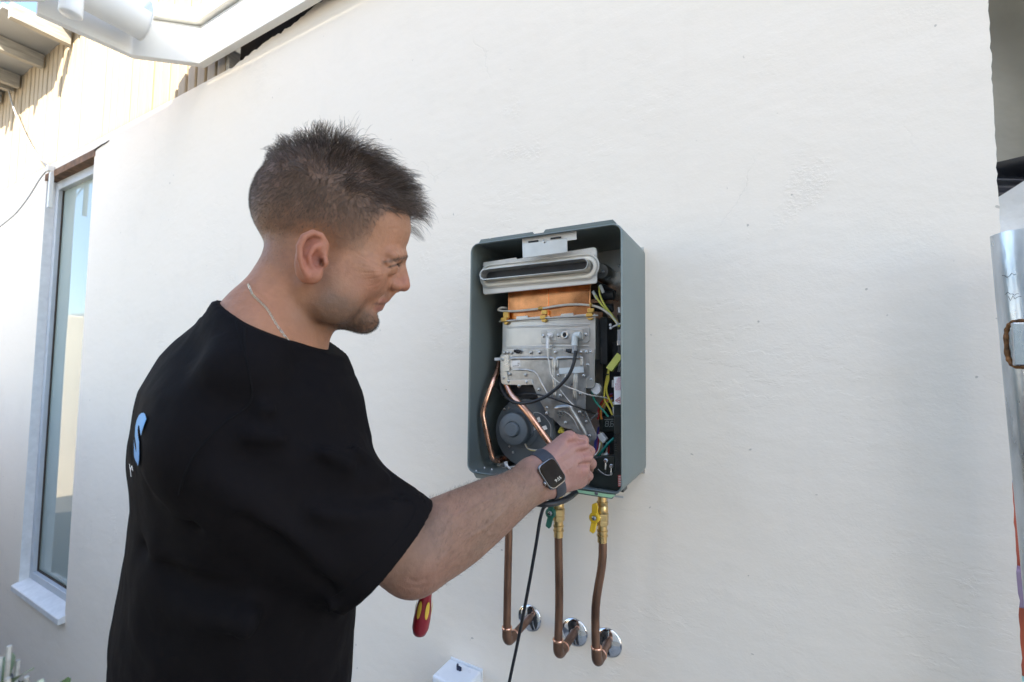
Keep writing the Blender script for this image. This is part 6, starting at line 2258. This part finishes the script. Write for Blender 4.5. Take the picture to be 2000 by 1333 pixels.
for k in range(48):
    a_ = 2 * math.pi * k / 48
    dr = math.cos(a_) * nw + math.sin(a_) * lw
    row = []
    for s in (-.0115, -.009, 0, .009, .0115):
        o_ = cent + ax_w * s
        lo_, hi_ = 0.0, .07
        for _ in range(22):
            m_ = (lo_ + hi_) / 2
            if arm_sdf((o_ + dr * m_)[None].astype(np.float32))[0] < 0: lo_ = m_
            else: hi_ = m_
        row.append((o_, dr, hi_))
    bnd.append(row)
vs_, fs_ = [], []
for row in bnd:
    rm = max(r_[2] for r_ in row)
    for j, (o_, dr, rr_) in enumerate(row):
        vs_.append(o_ + dr * (max(rr_, rm - .004) + (.0026 if 0 < j < 4 else .0018)))
    for j in (4, 3, 2, 1, 0):
        o_, dr, rr_ = row[j]; vs_.append(o_ + dr * (max(rr_, rm - .004) + .0004))
for k in range(48):
    k2 = (k + 1) % 48
    for j in range(10):
        j2 = (j + 1) % 10
        fs_.append((k * 10 + j, k * 10 + j2, k2 * 10 + j2, k2 * 10 + j))
MB().add(vs_, fs_).build("strap", M['strap'], watch, smooth=True)


def rr2(hl, hw, r, n=6):
    out = []
    for cx, cy, a0 in ((hl - r, hw - r, 0), (-hl + r, hw - r, 90), (-hl + r, -hw + r, 180), (hl - r, -hw + r, 270)):
        for k in range(n + 1):
            a_ = R(a0 + 90 * k / n); out.append((cx + r * math.cos(a_), cy + r * math.sin(a_)))
    return out


def slab(prof, name, m_):
    """prof: (inset, height)"""
    mb_ = MB(); rows = []
    for ins, hh in prof:
        rows.append([base_c + lw * x + ax_w * y + nw * hh for x, y in rr2(.0225 - ins, .0190 - ins, max(.010 - ins * .6, .003))])
    n = len(rows[0]); f_ = []
    for i in range(len(rows) - 1):
        for k in range(n):
            f_.append((i * n + k, i * n + (k + 1) % n, (i + 1) * n + (k + 1) % n, (i + 1) * n + k))
    f_.append(tuple(range(n - 1, -1, -1))); f_.append(tuple((len(rows) - 1) * n + k for k in range(n)))
    mb_.add([p for r_ in rows for p in r_], f_)
    return mb_.build(name, m_, watch, smooth=True)


slab([(.004, -.001), (.0010, .0015), (0, .004), (0, .0070), (.0008, .0085), (.0020, .0092)], "case", M['watch_case'])
scr = slab([(.0021, .0088), (.0022, .0096), (.0034, .0102)], "screen", mat("watch_glass", (.022, .016, .010), .06, var=.2, scale=90, coat=0.0, spec=.05, rvar=.02))  # brown tint of the glass stands in for a brownish reflection
crc = base_c - ax_w * .0190 + lw * .006 + nw * .0045
MB().lathe(crc, -ax_w, [(.0036, 0), (.0036, .0022), (.0030, .0028)], 20).build("crown", M['watch_case'], watch, smooth=True)
mdig, nt, b = new_mat("watch_digits")
b.inputs["Base Color"].default_value = (.45, .42, .34, 1)
b.inputs["Emission Color"].default_value = (.9, .85, .75, 1); b.inputs["Emission Strength"].default_value = .06
M['wdig'] = mdig
letters("9:55", base_c + lw * .0150 - ax_w * .0040 + nw * .01035, ax_w, -lw, .0048, .0125, 'wdig', scr, "digits")

# ---------------------------------------------------------------- screwdriver in the left hand
s_top, s_bot = at(838, 1128, .735), at(819, 1239, .742)
axd = s_bot - s_top; Ls = np.linalg.norm(axd); axd /= Ls
sdv = empty("screwdriver", s_bot, "red and yellow screwdriver handle pointing down behind the elbow", "screwdriver")
red_m = mat("red_handle_plastic", (.22, .012, .02), .35, var=.08, coat=.2); yel_m = mat("yellow_handle_grip", (.62, .40, .05), .45, var=.08)
MB().lathe(s_top, axd, [(.0085, 0), (.0088, .02), (.0098, .035), (.0128, Ls - .045), (.0142, Ls - .028), (.0138, Ls - .012), (.0110, Ls - .003), (.0060, Ls), (.001, Ls)], 28).build("handle", red_m, sdv, smooth=True)
MB().lathe(s_top, -axd, [(.0070, 0), (.0070, .006), (.0032, .008), (.0030, .10), (.0020, .105)], 16).build("shaft", M['screw'], sdv, smooth=True)
vd = -ray(828, 1190); vd /= np.linalg.norm(vd); vd -= axd * (vd @ axd); vd /= np.linalg.norm(vd); sdn = np.cross(axd, vd)
for k in range(6):
    a_ = 2 * math.pi * (k + .5) / 6
    dr = math.cos(a_) * vd + math.sin(a_) * sdn; tn = np.cross(axd, dr)
    pts = []; fs2 = []
    nU = 14
    for i in range(nU):
        w_ = 2 * math.pi * i / nU
        al = s_top + axd * (Ls - .050 + .015 * math.cos(w_)) + tn * .0036 * math.sin(w_)
        rr_ = .0128 + (math.cos(w_) * .0009)
        pts.append(al + dr * (math.sqrt(max(rr_ ** 2 - (.0036 * math.sin(w_)) ** 2, 0)) + .0006))
    pts.append(s_top + axd * (Ls - .050) + dr * .0139)
    fs2 = [(i, (i + 1) % nU, nU) for i in range(nU)]
    MB().add(pts, fs2).build("grip_inlay", yel_m, sdv, smooth=True)

# ---------------------------------------------------------------- arm hair
an = vert_normals(av, aq)
apx, apy = project(av)
axf = AP['wr'] - AP['el']; axf /= np.linalg.norm(axf)
tpos = (av - AP['el']) @ axf / np.linalg.norm(AP['wr'] - AP['el'])
wgt = ((tpos > .02) & (tpos < .90)).astype(float) * (.35 + .65 * (an @ np.array([0, 0, 1.0]) > -.3))
nA = 3200
ra_, ta_ = sample_roots(av, aq, wgt, nA)
na_ = an[ta_].mean(1); na_ /= np.linalg.norm(na_, axis=1, keepdims=True)
sd_ = np.cross(na_, axf)
da_ = na_ * .45 + axf * .55 + sd_ * .45 + HRNG.normal(0, .22, (nA, 3)); da_ /= np.linalg.norm(da_, axis=1, keepdims=True)
Pa_, Ra_ = grow(ra_, ta_, da_, .0085 * (.5 + .8 * HRNG.random(nA)), 4, (0, 0, -.05), .06, .000085, .00003)
link_mesh("arm_hair", strands_mesh("arm_hair", Pa_, Ra_, np.array([0.10, 0.068, 0.048]) * (.6 + .8 * HRNG.random((nA, 1)))), M['hair'], person)
